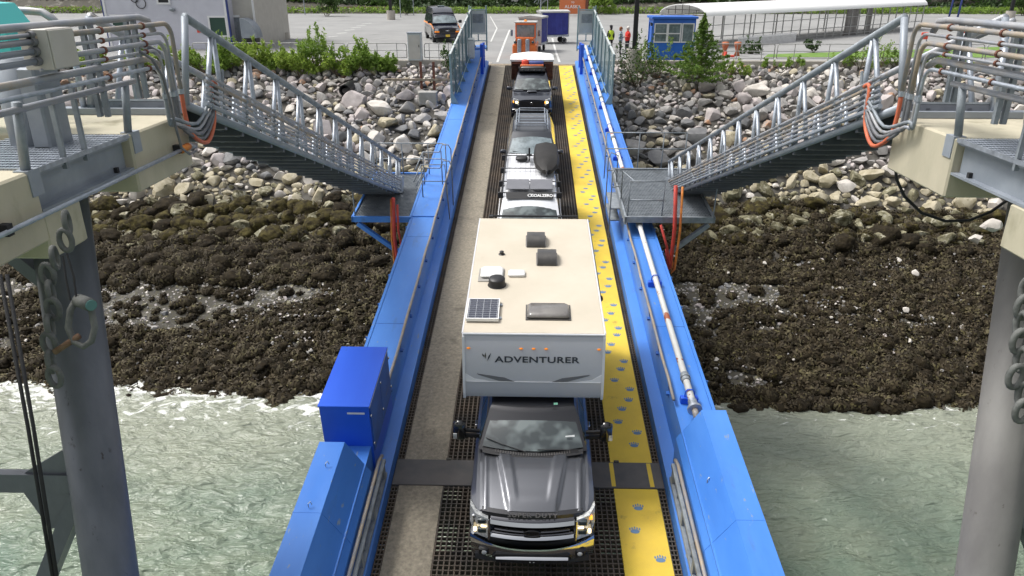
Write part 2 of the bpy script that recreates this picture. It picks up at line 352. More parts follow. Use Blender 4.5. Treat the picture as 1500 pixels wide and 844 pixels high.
# ---- water
m = mat('sea_water', (.16, .20, .145), .07, 0); M_['water'] = m
N = m.node_tree.nodes; L = m.node_tree.links; b = N['Principled BSDF']; b.inputs['IOR'].default_value = 1.33; b.inputs['Specular IOR Level'].default_value = .65
ge = N.new('ShaderNodeNewGeometry')
def nz_(sc_, st, det=6, dist=0):
    mp = N.new('ShaderNodeMapping'); mp.inputs['Scale'].default_value = st; L.new(ge.outputs['Position'], mp.inputs[0])
    t = N.new('ShaderNodeTexNoise'); t.inputs['Scale'].default_value = sc_; t.inputs['Detail'].default_value = det; t.inputs['Distortion'].default_value = dist
    t.inputs['Roughness'].default_value = .6; L.new(mp.outputs[0], t.inputs['Vector']); return t.outputs[0]
def mth(op, a, b_=None, clamp=False):
    t = N.new('ShaderNodeMath'); t.operation = op; t.use_clamp = clamp
    for i, q in enumerate((a, b_)):
        if q is None: continue
        if isinstance(q, (int, float)): t.inputs[i].default_value = q
        else: L.new(q, t.inputs[i])
    return t.outputs[0]
def mr_(v, a, b_, c=0, d=1):
    t = N.new('ShaderNodeMapRange'); t.inputs[1].default_value = a; t.inputs[2].default_value = b_; t.inputs[3].default_value = c; t.inputs[4].default_value = d
    L.new(v, t.inputs[0]); return t.outputs[0]
def mixc(f, a, b_):
    t = N.new('ShaderNodeMix'); t.data_type = 'RGBA'; L.new(f, t.inputs['Factor'])
    for k, q in (('A', a), ('B', b_)):
        if isinstance(q, tuple): t.inputs[k].default_value = (*q, 1)
        else: L.new(q, t.inputs[k])
    return t.outputs['Result']
sx = N.new('ShaderNodeSeparateXYZ'); L.new(ge.outputs['Position'], sx.inputs[0])
c = mixc(mr_(nz_(.16, (1, 1, 1)), .38, .64), (.085, .15, .11), (.19, .225, .16))     # suspended silt patches
c = mixc(mr_(sx.outputs['Y'], 14, 24), c, (.27, .285, .225))                        # shallows: pale stirred-up silt
edge = mr_(sx.outputs['Y'], 19.5, 24.2)
fo = mth('ADD', mr_(nz_(1.2, (1, 1.6, 1), 12, 1.2), .3, .8), mth('MULTIPLY', edge, .55))
side = mr_(sx.outputs['X'], 2, 6, 0, -.13)
fo = mr_(mth('ADD', fo, side), .80, 1.02)
c = mixc(fo, c, (.78, .79, .76)); L.new(c, b.inputs['Base Color'])
L.new(mr_(fo, 0, 1, .06, .7), b.inputs['Roughness'])
hgt = mth('ADD', mth('MULTIPLY', nz_(2.3, (.6, 1.3, 1), 3, .5), .9), mth('MULTIPLY', nz_(7, (.6, 1.3, 1), 3, .6), .16))
ridge = mth('ABSOLUTE', mth('SUBTRACT', nz_(.9, (.6, 1.5, 1), 2, .9), .5)); hgt = mth('SUBTRACT', hgt, mth('MULTIPLY', ridge, 1.3))
bp = N.new('ShaderNodeBump'); bp.inputs['Strength'].default_value = 1.0; bp.inputs['Distance'].default_value = .27
L.new(hgt, bp.inputs['Height']); L.new(bp.outputs[0], b.inputs['Normal'])
g = MB(); nx, ny = 320, 230; X0, X1, Y0, Y1 = -24, 24, 3, 26
vs = []
for j in range(ny + 1):
    for i in range(nx + 1):
        x = X0 + (X1 - X0) * i / nx; y = Y0 + (Y1 - Y0) * j / ny
        e = min(1, (x - X0) / 3, (X1 - x) / 3, (y - Y0) / 3)
        q = Vector((x * .55, y * 1.1, 0)); z = .10 * noise.noise(q) + .07 * noise.noise(q * 2.3 + Vector((5, 1, 0))) + .05 * noise.noise(q * 5 + Vector((5, 1, 0))) + .09 * abs(noise.noise(Vector((x * .5, y * .8, 7)))) * max(0, (y - 19.5) / 4)
        vs.append((x, y, WZ + z * max(0, e)))
g.add(vs, [(j*(nx+1)+i, j*(nx+1)+i+1, (j+1)*(nx+1)+i+1, (j+1)*(nx+1)+i) for j in range(ny) for i in range(nx)])
Bg = 600
for a in ((-Bg, X0, -Bg, Y1), (X1, Bg, -Bg, Y1), (X0, X1, -Bg, Y0), (-Bg, Bg, Y1, 27)):
    g.quad((a[0], a[2], WZ), (a[1], a[2], WZ), (a[1], a[3], WZ), (a[0], a[3], WZ))
tag(g.build('water', m, smooth=True), kind='structure')

# ---- rocks
def ico(sub):
    import bmesh
    bm = bmesh.new(); bmesh.ops.create_icosphere(bm, subdivisions=sub, radius=1); bm.verts.ensure_lookup_table()
    v = np.array([q.co[:] for q in bm.verts]); f = np.array([[q.index for q in p.verts] for p in bm.faces]); bm.free(); return v, f
def rock_variant(sub, seed, cuts=11, lump=.035, lo=.36, hi=.74):
    r = np.random.RandomState(seed); v, f = ico(sub); v = v.copy()
    for _ in range(cuts):
        n_ = r.normal(size=3); n_ /= np.linalg.norm(n_); d = r.uniform(lo, hi); k = v @ n_; over = np.maximum(k - d, 0)
        v -= np.outer(over * .93, n_)
    s = seed * 3.7
    for i in range(len(v)):
        q = Vector(v[i]); v[i] *= 1 + lump * noise.noise(q * 2.2 + Vector((s, 0, 0))) + lump * .6 * noise.noise(q * 5 + Vector((0, s, 0)))
    v *= np.array([1, r.uniform(.7, .95), r.uniform(.55, .8)])
    return v, f
VR = [rock_variant(3, i, cuts=13) for i in range(12)]
VR2 = [rock_variant(2, 50 + i, cuts=9) for i in range(10)]
def weed_variant(sub, seed, amp=.30, fq=4.0):
    r = np.random.RandomState(seed); v, f = ico(sub); v = v.copy(); s = seed * 2.3
    for i in range(len(v)):
        q = Vector(v[i]); v[i] *= 1 + .22 * noise.noise(q * 1.3 + Vector((s, 0, 0))) + amp * noise.noise(q * fq + Vector((0, s, 0))) + amp * .7 * noise.noise(q * fq * 2.3 + Vector((0, 0, s)))
    v *= np.array([1, r.uniform(.75, .95), r.uniform(.55, .75)]); return v, f
VW = [weed_variant(4, 100 + i) for i in range(8)]; VWB = [weed_variant(4, 160 + i, .11, 6.5) for i in range(8)]; VW2 = [weed_variant(3, 130 + i, .42) for i in range(8)]
def rotm(r): 
    a, b_, c = r.uniform(0, 6.28), r.uniform(-.45, .45), r.uniform(-.45, .45)
    return np.array((Matrix.Rotation(a, 3, 'Z') @ Matrix.Rotation(b_, 3, 'X') @ Matrix.Rotation(c, 3, 'Y')))
class Mass:
    def __init__(s): s.V = []; s.Fc = []; s.I = []; s.n = 0
    def add(s, var, pos, sc_, rot, mi):
        v, f = var; s.V.append((v * sc_) @ rot.T + np.array(pos)); s.Fc.append(f + s.n); s.I.append(np.full(len(f), mi)); s.n += len(v)
    def build(s, name, mats, smooth=True, ang=None):
        V = np.concatenate(s.V); Fc = np.concatenate(s.Fc); I = np.concatenate(s.I); me = bpy.data.meshes.new(name); k = Fc.shape[1]
        me.vertices.add(len(V)); me.vertices.foreach_set('co', V.astype('f').ravel()); me.loops.add(len(Fc) * k); me.loops.foreach_set('vertex_index', Fc.astype('i').ravel())
        me.polygons.add(len(Fc)); me.polygons.foreach_set('loop_start', np.arange(0, len(Fc) * k, k, dtype='i'))
        for m_ in mats: me.materials.append(m_)
        me.polygons.foreach_set('material_index', I.astype('i')); me.polygons.foreach_set('use_smooth', np.full(len(Fc), smooth)); me.update(calc_edges=True)
        if ang: me.set_sharp_from_angle(angle=R(ang))
        o = bpy.data.objects.new(name, me); COL.objects.link(o); return o
rr = np.random.RandomState(3); pr = random.Random(11)
rocks = []      # x, y, r, kind
cell = {}
def free(x, y, r, f=.72):
    i, j = int(x // 1.5), int(y // 1.5)
    for a in (-1, 0, 1):
        for b_ in (-1, 0, 1):
            for q in cell.get((i+a, j+b_), ()):
                if (q[0]-x)**2 + (q[1]-y)**2 < ((q[2]+r)*f)**2: return False
    return True
def put(x, y, r): cell.setdefault((int(x // 1.5), int(y // 1.5)), []).append((x, y, r))
def seen_px(x, y):
    z = bed(x, y); d = CM.transposed() @ (Vector((x, y, z)) - CAM); return 750 + F * d.x / -d.z, 422 - F * d.y / -d.z
rounds = [(.60, .85, 330), (.42, .60, 1500), (.29, .44, 3600), (.17, .29, 11000), (.1, .17, 12000)]
for lo, hi, n_ in rounds:
    for _ in range(n_):
        x = pr.uniform(-33, 33); y = pr.uniform(33.0, 48.2); r = pr.uniform(lo, hi)
        if y > 45.3 and r > .42: continue
        if x > 3.5 and x < 9 and y > 43.5 and r > .3: continue
        if x > 6 and x < 24 and y > 46.3 and r > .3: continue
        if -9 < x < -3.5 and y > 45.0 and r > .32: continue
        if abs(x) < 3.4 and r < .3: continue
        if abs(x) > 20 + (y - 33) * .9 and r < .3: continue
        if free(x, y, r, .68 if r > .3 else .62): put(x, y, r); rocks.append((x, y, r))
def rmat(x, y, q):
    w_ = noise.noise(Vector((x * .22, y * .3, 9)))
    if y < 35.6 + 1.2 * w_: return 5
    if y < 38.2 + 1.5 * w_: return 6 if q < .7 else 0 if q < .85 else 5
    if q > .93: return 6
    if x > 3.5 and x < 9 and y < 43: return 2 if q < .5 else 1 if q < .85 else 0
    if x > 9: return 4 if q < .05 else 2 if q < .16 else 3 if q < .38 else 1 if q < .64 else 0
    if x > -9 and x < -3 and y < 44: return 1 if q < .5 else 2 if q < .62 else 0
    if x > 22 : return 2 if q < .35 else 1 if q < .7 else 0
    return 4 if q < .04 else 3 if q < .36 else 1 if q < .54 else 2 if q < .67 else 0
KIND = ['pale grey', 'mid grey', 'dark grey', 'pinkish grey', 'rust-stained', 'olive weed-tinged', 'yellowish tan']
def visible(x, y):
    u, v = seen_px(x, y); return -20 < u < 1520 and v > 70 and abs(x) > 3.9
vis = sorted([q for q in rocks if visible(q[0], q[1])], key=lambda q: -q[2] / (Vector((q[0], q[1], bed(q[0], q[1]))) - CAM).length)
indiv = set(vis[:290]); stone = Mass(); meshcache = {}
pr.seed(5)
for q in rocks:
    x, y, r = q; z = bed(x, y) + r * .22; mi = rmat(x, y, pr.random()); sc_ = r * np.array([1.15, 1.1, 1.15])
    if q in indiv:
        vi = pr.randrange(12); key = (vi, mi)
        if key not in meshcache:
            me = bpy.data.meshes.new('boulder'); v, f = VR[vi]; me.from_pydata(v.tolist(), [], f.tolist()); me.materials.append(ROCKS[mi])
            me.polygons.foreach_set('use_smooth', [True] * len(f)); me.set_sharp_from_angle(angle=R(24)); meshcache[key] = me
        o = bpy.data.objects.new('boulder', meshcache[key]); COL.objects.link(o); o.location = (x, y, z); o.scale = sc_
        o.rotation_euler = (pr.uniform(-.5, .5), pr.uniform(-.5, .5), pr.uniform(0, 6.28))
        side = 'left' if x < 0 else 'right'
        tag(o, f'{KIND[mi]} boulder in the rock bank {side} of the blue ramp', 'boulder', f'{KIND[mi]} boulders {side} of the ramp')
    else: stone.add(VR2[pr.randrange(10)] , (x, y, z), sc_, rotm(pr), mi)
tag(stone.build('riprap_stones', ROCKS, ang=24), 'smaller stones packed between the boulders of the bank', 'rocks', kind='stuff')
# weed-covered stones of the tidal band
cell.clear(); weeds = []
for _ in range(900):
    x = pr.uniform(-22, -3.5); y = pr.uniform(30.3, 35.9); r = pr.uniform(.40, .62)
    if y > 34.5 and pr.random() < .4: continue
    if free(x, y, r, .72): put(x, y, r); weeds.append((x, y, r))
for lo, hi, n_ in ((.40, .58, 200), (.27, .40, 1300), (.15, .27, 7500), (.09, .15, 15000)):
    for _ in range(n_):
        x = pr.uniform(-24, 24); y = pr.uniform(23.2, 35.5); r = pr.uniform(lo, hi)
        if r > .3 and y < 31.0 + (1.5 if x > 0 else 0) and not (y < 26.4 and r < .40 and pr.random() < .6): continue
        flat = noise.noise(Vector((x * .22 + (3.1 if x > 0 else 0), y * .55, 4))) + (.22 if 27.3 < y < 30.2 and (x < -4 or x < 11) else -.16)
        if y < 31.5 and flat > .12 and pr.random() < .93: continue
        if abs(x) < 3 and r < .3: continue
        if free(x, y, r, .60): put(x, y, r); weeds.append((x, y, r))
wv = sorted([q for q in weeds if visible(q[0], q[1]) and q[1] > 28 and q[2] > .3 and q[0] < -3], key=lambda q: -q[2])[:110]; wi = set(wv); wm = Mass(); cache = {}
for q in weeds:
    x, y, r = q; z = bed(x, y) + r * .15; mi = 2 if y > 33.2 + .8 * noise.noise(Vector((x*.4, y*.4, 1))) and pr.random() < .7 else 0 if pr.random() < .6 else 1
    if q in wi:
        k = (pr.randrange(8), mi)
        if k not in cache:
            me = bpy.data.meshes.new('seaweed_boulder'); v, f = VWB[k[0]]; me.from_pydata(v.tolist(), [], f.tolist()); me.materials.append(WEED[mi]); me.polygons.foreach_set('use_smooth', [True] * len(f)); cache[k] = me
        o = bpy.data.objects.new('seaweed_boulder', cache[k]); COL.objects.link(o); o.location = (x, y, z); s_ = r * 1.2; o.scale = (s_, s_, s_)
        o.rotation_euler = (pr.uniform(-.4, .4), pr.uniform(-.4, .4), pr.uniform(0, 6.28))
        tag(o, 'round boulder covered in dark brown seaweed, below the pale bank left of the ramp', 'boulder', 'seaweed covered boulders left of the ramp')
    else: wm.add((VW2 if r < .40 else VWB)[pr.randrange(8)], (x, y, z - .1 * r), r * 1.35 * np.array([1.1, 1.1, 1.0]), rotm(pr), mi)
tag(wm.build('seaweed_bed', WEED), 'dark brown seaweed over the stones above the waterline', 'seaweed', kind='stuff')
# loose fronds matting the stones together
fr = np.random.RandomState(9); W_ = np.array([(x, y, bed(x, y) + r * .12, r * (1 if r < .40 else .88)) for x, y, r in weeds if r < .40 or y < 33.4]); wt = W_[:, 3] ** 2; wt /= wt.sum()
for nm, n_, mt_, lab_ in (('seaweed_fronds', 170000, FROND[0], 'tangled dark fronds hanging over the tidal stones'), ('seaweed_tips', 50000, FROND[1], 'brown frond tips scattered over the tidal stones')):
    c_ = W_[fr.choice(len(W_), n_, p=wt)]; d_ = fr.normal(size=(n_, 3)); d_[:, 2] = np.abs(d_[:, 2]) * .8; d_ /= np.linalg.norm(d_, axis=1)[:, None]
    P_ = c_[:, :3] + d_ * c_[:, 3:4] * np.array([1.32, 1.28, .95]) * fr.uniform(.8, 1.02, (n_, 1)); t1 = np.cross(d_, fr.normal(size=(n_, 3))); t1 /= np.linalg.norm(t1, axis=1)[:, None]; t1[:, 2] -= .35; t2 = np.cross(d_, t1)
    s_ = fr.uniform(.035, .10, (n_, 1)); up_ = d_ * s_ * .9
    V_ = np.stack([P_ - t1 * s_, P_ + t2 * s_ * .45 + up_, P_ + t1 * s_ * 1.2 + up_ * .3, P_ - t2 * s_ * .45 + up_], 1).reshape(-1, 3)
    me = bpy.data.meshes.new(nm); me.vertices.add(4*n_); me.vertices.foreach_set('co', V_.astype('f').ravel()); me.loops.add(4*n_); me.loops.foreach_set('vertex_index', np.arange(4*n_, dtype='i')); me.polygons.add(n_); me.polygons.foreach_set('loop_start', np.arange(0, 4*n_, 4, dtype='i')); me.materials.append(mt_); me.update(calc_edges=True)
    o = bpy.data.objects.new(nm, me); COL.objects.link(o); tag(o, lab_, 'seaweed', kind='stuff')
pb = Mass()
VP = [rock_variant(1, 200 + i, cuts=4) for i in range(6)]
for _ in range(20000):
    x = pr.uniform(-23, 23); y = pr.uniform(24.3, 35.5)
    if abs(x) < 3.4: continue
    flat = noise.noise(Vector((x * .22 + (3.1 if x > 0 else 0), y * .55, 4))) + (.22 if 27.3 < y < 30.2 and (x < -4 or x < 11) else -.16)
    if flat < .05 and pr.random() < .94: continue
    r = pr.uniform(.03, .09) if pr.random() < .95 else pr.uniform(.1, .2)
    up = 0 if flat > .12 else .18
    pb.add(VP[pr.randrange(6)], (x, y, bed(x, y) + up), r, rotm(pr), pr.choice([0, 1, 1, 2, 5, 3]))
tag(pb.build('beach_pebbles', ROCKS, ang=40), 'pale pebbles scattered over the tidal flat', 'pebbles', kind='stuff')
# a few loose pale stones lying on the seaweed right of the ramp
for (px, py, s_) in ((1232, 424, .22), (1327, 455, .2), (1340, 401, .3), (1281, 417, .13), (1476, 387, .25), (1120, 385, .18), (1410, 480, .16), (1430, 350, .4), (1452, 330, .33)):
    p = at_y(px, py, 30)
    for _ in range(8): p = at_z(px, py, bed(p.x, p.y) + .2)
    me = bpy.data.meshes.new('loose_stone'); v, f = VR[pr.randrange(12)]; me.from_pydata((v * s_).tolist(), [], f.tolist()); me.materials.append(ROCKS[0]); me.polygons.foreach_set('use_smooth', [True]*len(f)); me.set_sharp_from_angle(angle=R(24))
    o = bpy.data.objects.new('loose_stone', me); COL.objects.link(o); o.location = p
    tag(o, 'pale stone lying loose on the dark seaweed right of the ramp', 'stone', 'pale stones on the seaweed')
# ================================================================ vehicle ramp
rp = thing('vehicle_ramp', 'long bright blue steel vehicle ramp sloping down from the car park', 'ramp', M=RM)
def Y_(s): return s - S0
SN = 3.5; SP0, SP1 = 10.45, 11.15
g = MB()                                                  # open grating between the wheel strips
x = -1.60
while x <= 1.63: g.box(x - .012, x + .012, Y_(SN), Y_(SP0), -.09, 0); g.box(x - .014, x + .014, Y_(SP1), 0, -.09, 0); x += .0955
for side in (-1, 1):
    for q in (2.47, 2.53, 2.59): g.box(side*q - .008, side*q + .008, Y_(SN), 0, -.09, -.004)
s_ = SN
while s_ < S0:
    if not SP0 - .02 < s_ < SP1 + .02:
        g.box(-1.61, 1.63, Y_(s_) - .009, Y_(s_) + .009, -.07, .004)
        for side in (-1, 1): g.box(*sorted((side*2.46, side*2.60)), Y_(s_) - .012, Y_(s_) + .012, -.07, .003)
    s_ += .10
g.build('deck_grating', M_['grating'], rp)
g = MB()
for i in range(0, 36):
    y = Y_(SN + .6 + i * 1.2); 
    if y < 0: g.box(-2.6, 2.6, y - .09, y + .09, -.62, -.13)
for x in (-2.0, -1.2, -.4, .4, 1.2, 2.0): g.box(x - .07, x + .07, Y_(SN), 0, -.40, -.125)
g.build('floor_beams', M_['grating_near'], rp)
for a, b, nm in ((SN, SP0 - .01, 0), (SP1 + .01, S0 - .02, 1)):
    g = MB(); g.box(-2.45, -1.615, Y_(a), Y_(b), -.05, .012); g.build('tread_strip', M_['tread'], rp)
    g = MB(); g.box(1.635, 2.455, Y_(a), Y_(b), -.05, .012); ys_ = g
    g.m = 1; s_ = a + .5; k = 0
    while s_ < b - .4:                                     # blue paw prints stencilled along the strip
        px_ = 2.02 + [.16, .28, -.12, .02, .22, .3, -.05][k % 7] * .9; py_ = Y_(s_); h_ = .0165
        g.add([(px_ + .085*math.cos(t), py_ + .05*math.sin(t), h_) for t in [i*math.pi/5 for i in range(10)]], [tuple(range(10))])
        for i in range(5):
            cx = px_ + (i - 2) * .043; cy = py_ + .085 - abs(i - 2) * .015
            g.add([(cx + .016*math.cos(t), cy + .032*math.sin(t), h_) for t in [j*math.pi/3 for j in range(6)]], [tuple(range(6))])
        s_ += [.62, .55, .70, .52][k % 4] * (.62 if nm else 1); k += 1
    ys_.build('walkway_strip', [M_['yellow'], M_['paw']], rp)
g = MB(); g.box(-2.6, 2.6, Y_(SP0), Y_(SP1), -.06, .03, .008); tp = g.build('transition_plate', M_['plate'], rp)
for x0, x1 in ((1.60, 1.68), (2.33, 2.41)): g = MB(); g.box(x0, x1, Y_(SP0) + .03, Y_(SP1) - .03, .031, .034); g.build('painted_line', M_['yellow'], tp)
for x in (-1.62, -.9, .9, 1.7): g = MB(); g.box(x, x + .1, Y_(SP1) - .02, Y_(SP1) + .04, .02, .05, .008); g.build('hinge_knuckle', M_['grating_near'], tp)
g = MB(); g.box(-2.85, 2.85, -.01, .42, -.3, .02); g.build('hinge_plate', M_['timber'], rp)
for side in (-1, 1):
    prof_ = [(2.61, -.95), (2.61, .30), (2.86, .34), (2.86, 1.10), (3.56, 1.10), (3.56, -.95)]
    g = MB(); a = [(side*x, Y_(SN - .5), t) for x, t in prof_]; g.prism(a, (0, S0 - SN + .4, 0))
    gd = g.build('side_girder', M_['blue'], rp)
    g = MB()                                               # flange lips and stiffeners
    g.box(*sorted((side*3.565, side*3.63)), Y_(SN), 0, 1.06, 1.115); 
    for s_ in np.arange(5, 45, 1.5): g.box(*sorted((side*3.563, side*3.70)), Y_(s_) - .01, Y_(s_) + .01, -.9, 1.05)
    g.build('stiffener', M_['blue'], gd)
    g = MB()                                               # weld seams of the top plates
    for s_ in (14.5, 19.2, 25, 30.8, 37): g.box(*sorted((side*2.865, side*3.558)), Y_(s_) - .008, Y_(s_) + .008, 1.1, 1.104)
    g.build('seam', M_['blue_dark'], gd)
    # handrail
    hp = []
    for i in range(0, 46):
        s_ = 11.6 + i * .72
        if s_ > 44.5: break
        hp.append((side*(2.83 + .006*math.sin(i*1.7)), Y_(s_), 1.24 + .012*math.sin(i*2.3)))
    g = MB(); g.tube(hp, .032, 8); hr = g.build('handrail', M_['pipe_tan'], rp, smooth=True)
    for i in range(0, 24):
        s_ = 12.2 + i * 1.45
        if s_ > 44.5: break
        g = MB(); g.tube([(side*2.83, Y_(s_), 1.24), (side*2.85, Y_(s_), 1.08), (side*2.88, Y_(s_), .95)], .02, 6); g.box(*sorted((side*2.80, side*2.90)), Y_(s_)-.05, Y_(s_)+.05, .92, .96); g.build('rail_bracket', M_['blue_dark'], rp)
    g = MB(); g.tube([(side*2.72, Y_(SN), .84), (side*2.72, Y_(10.2), .84), (side*2.72, Y_(10.45), .74)], .035, 8); g.build('handrail', M_['pipe_tan'], rp, smooth=True)
    for s_ in (4.6, 5.9, 7.2, 8.5, 9.8):
        g = MB(); g.bar((side*2.72, Y_(s_), .84), (side*2.69, Y_(s_), .3), .06, .03, (0, 1, 0)); g.build('rail_bracket', M_['galv_dull'], rp)
    g = MB()                                               # galvanised guide channel by the near cover
    for s_a, s_b in ((SN, 7.35), (7.4, 10.35)):
        g.box(*sorted((side*2.63, side*2.70)), Y_(s_a), Y_(s_b), .36, .44, .01); g.box(*sorted((side*2.63, side*2.70)), Y_(s_a), Y_(s_b), .68, .76, .01)
    for s_ in np.arange(4.2, 10.4, 1.0): g.box(*sorted((side*2.635, side*2.69)), Y_(s_)-.05, Y_(s_)+.05, .43, .69)
    g.build('guide_channel', M_['galv_dull'], rp)
    # sloped plate cover over the hoist end
    e = 9.83 if side < 0 else 10.85
    g = MB(); pc = [(2.78, -.5), (2.78, .92), (3.18, 1.6), (3.62, 1.6), (3.62, -.5)]
    g.prism([(side*x, Y_(SN - .5), t) for x, t in pc], (0, e - SN + .5, 0)); cv = g.build('hoist_cover', M_['blue'], rp)
    g = MB()
    for s_ in (8.2,): g.prism([(side*x, Y_(s_), t) for x, t in ((2.775, .4), (2.775, .925), (3.178, 1.604), (3.624, 1.604), (3.624, .4), (3.60, .4), (3.60, 1.58), (3.19, 1.58), (2.80, .90), (2.80, .4))], (0, .012, 0))
    g.build('seam', M_['blue'], cv)
    g = MB(); g.box(*sorted((side*2.88, side*2.70)), Y_(42.2), Y_(42.5), .3, 1.95, .02); g.box(*sorted((side*2.86, side*2.72)), Y_(43.9), Y_(44.1), .3, 1.7, .02); g.build('guard_post', M_['blue_bright'], rp)
# lettering-free control cabinet on the left girder
cb = thing('control_cabinet', 'glossy deep blue control cabinet standing on the left girder', 'cabinet', M=ramp_M(-3.26, 10.3))
g = MB(); g.prism([(-.44, 0, .9), (-.44, 0, 2.0), (.44, 0, 2.0), (.44, 0, .5), (.40, 0, .42)], (0, 1.85, 0)); g.build('housing', M_['blue_bright'], cb)
g = MB(); g.box(-.46, .46, -.02, 1.87, 1.995, 2.02, .006); g.build('lid', M_['blue_bright'], cb)
g = MB(); g.box(.442, .458, .06, .92, .95, 1.95); g.build('door', M_['blue_dark'], cb); g = MB(); g.box(.442, .458, .95, 1.8, .95, 1.95); g.build('door', M_['blue_dark'], cb)
g = MB(); g.box(.05, .36, -.012, -.002, 1.84, 1.875); g.box(.445, .46, 0, 1.85, 1.972, 1.99); g.build('label_plate', M_['white_paint'], cb)
for y, z in ((.03, 1.78), (.03, 1.15), (.03, .62), (.95, 1.82), (.95, 1.2), (1.8, 1.8), (1.8, 1.1)):
    g = MB(); g.ell((.465, y, z), (.02, .03, .03), 8, 6); g.build('latch', M_['chrome'], cb, smooth=True)
# loose cable hooks on the covers
for x, s_ in ((-3.35, 9.2), (-3.4, 8.3), (3.0, 9.3)):
    t_ = 1.615 if abs(x) > 3.1 else 1.3
    h = thing('lifting_eye', 'small bent steel eye welded on the ' + ('left' if x < 0 else 'right') + ' blue cover' + (', the nearer of two' if s_ == 8.3 else ', the farther of two' if x < 0 else ''), 'lifting eye', M=ramp_M(x, s_, t_))
    g = MB(); g.tube([(0, 0, 0), (0, 0, .07), (.03, .03, .09), (.05, .03, .03)], .008, 6); g.build('eye', M_['galv'], h)
# white painted water pipe on the right girder
wp = thing('water_pipe', 'rust-flecked white pipe carried along the top of the right girder', 'pipe', M=RM)
mw = mat('white_pipe', (.72, .72, .70), .5, 0, (.68, .68, .66), 3, col3=(.42, .13, .07), sc3=1.7, lo3=.585, hi3=.60, stretch=(1, 1, 1), det=12)
g = MB(); g.tube([(3.15, Y_(11.4), 1.33), (3.15, Y_(44.9), 1.33)], .068, 14); g.build('pipe_run', mw, wp, smooth=True)
for s_ in (12.2, 19.6, 27.6, 33.4, 39):
    g = MB(); g.tube([(3.15, Y_(s_ - .12), 1.33), (3.15, Y_(s_ + .12), 1.33)], .088, 14); g.tube([(3.15, Y_(s_ - .02), 1.33), (3.15, Y_(s_ + .02), 1.33)], .105, 14); g.build('coupling', M_['galv_dull'], wp, angle=30)
g = MB(); g.tube([(3.15, Y_(11.18), 1.33), (3.15, Y_(11.24), 1.33)], .14, 16); g.tube([(3.15, Y_(11.2), 1.33), (3.15, Y_(11.45), 1.33)], .09, 14); g.build('flange', M_['galv'], wp, angle=30)
g = MB(); g.tube([(3.15, Y_(11.0), 1.31), (3.15, Y_(11.2), 1.33)], .06, 12); g.ell((3.15, Y_(11.0), 1.31), (.06, .03, .06), 12, 6); g.build('end_cap', M_['pipe_tan'], wp, smooth=True)
for s_ in (11.7, 16.4, 21.4, 25.8, 29.2, 32.5, 35.6, 38.8, 42):
    g = MB(); g.box(2.98, 3.32, Y_(s_)-.06, Y_(s_)+.06, 1.10, 1.25, .01); g.tube([(3.06, Y_(s_), 1.2), (3.06, Y_(s_), 1.36), (3.1, Y_(s_), 1.42), (3.2, Y_(s_), 1.42), (3.24, Y_(s_), 1.36), (3.24, Y_(s_), 1.2)], .014, 6); g.build('pipe_support', M_['blue_bright'], wp)
# screens and end gates at the head of the ramp
for side in (-1, 1):
    sn = 'left' if side < 0 else 'right'
    sc_ = thing('screen_fence', f'grey-green ribbed metal screen along the {sn} edge at the ramp top', 'screen', M=ramp_M(side*3.6, 33.2), group='screens at the head of the ramp')
    g = MB(); n_ = 40; L_ = 12.4
    for i in range(n_):
        y0 = i * L_ / n_; o = .03 if i % 2 else 0
        g.box(*sorted((side*(.02 + o), side*(.035 + o))), y0, y0 + L_ / n_ * .98, 1.05, 3.2)
    g.build('ribbed_panel', M_['gate_green'], sc_)
    g = MB(); g.box(*sorted((side*-.03, side*.05)), 0, L_, 3.2, 3.27); g.build('top_rail', M_['gate_light'], sc_)
    g = MB(); g.tube([(side*-.22, .3, 1.5), (side*-.22, L_, 1.5)], .02, 6); g.build('inner_rail', M_['gate_green'], sc_)
    for i in range(7):
        y = i * 2.05; g = MB(); g.box(*sorted((side*-.05, side*.02)), y, y + .07, 1.1, 3.3 + (.12 if i > 4 else 0)); g.build('post', M_['gate_green'], sc_)
        g = MB(); g.prism([(side*-.05, y, 1.11), (side*-.30, y, 1.11), (side*-.05, y, 1.6)], (0, .03, 0)); g.build('gusset', M_['gate_green'], sc_)
    gt = thing('end_gate', f'narrow metal end gate with grey sign at the head of the {sn} girder', 'gate', M=ramp_M(side*3.2, 45.7), group='end gates at the head of the ramp')
    for x in (-.5, .5): g = MB(); g.tube([(x, 0, .9), (x, 0, 3.45)], .045, 8); g.build('post', M_['gate_green'], gt)
    g = MB(); g.box(-.5, .5, -.02, .02, 3.2, 3.26); g.box(-.5, .5, -.02, .02, 1.45, 1.5); g.box(-.5, .5, -.02, .02, 1.85, 1.9); g.box(-.03, .03, -.02, .02, 1.5, 1.85); g.build('gate_frame', M_['gate_green'], gt)
    g = MB(); g.box(-.44, .44, .0, .02, 1.92, 3.18); g.build('gate_panel', M_['gate_light'], gt)
    g = MB(); g.box(-.3, .32, -.03, -.004, 2.5, 3.0); g.build('sign_plate', M_['galv_dull'], gt)
    g = MB(); g.box(-.5, .5, -.6, .3, 1.1, 1.16); g.build('sill', M_['blue'], gt)
bx = thing('switch_box', 'small pale switch box mounted on the left screen at the ramp top', 'box', M=ramp_M(-3.45, 41.5))
g = MB(); g.box(-.05, .3, 0, .5, 1.3, 2.35, .03); g.build('housing', M_['gate_light'], bx); g = MB(); g.box(-.02, .27, -.012, -.002, 1.4, 2.25); g.build('door', M_['white_paint'], bx)

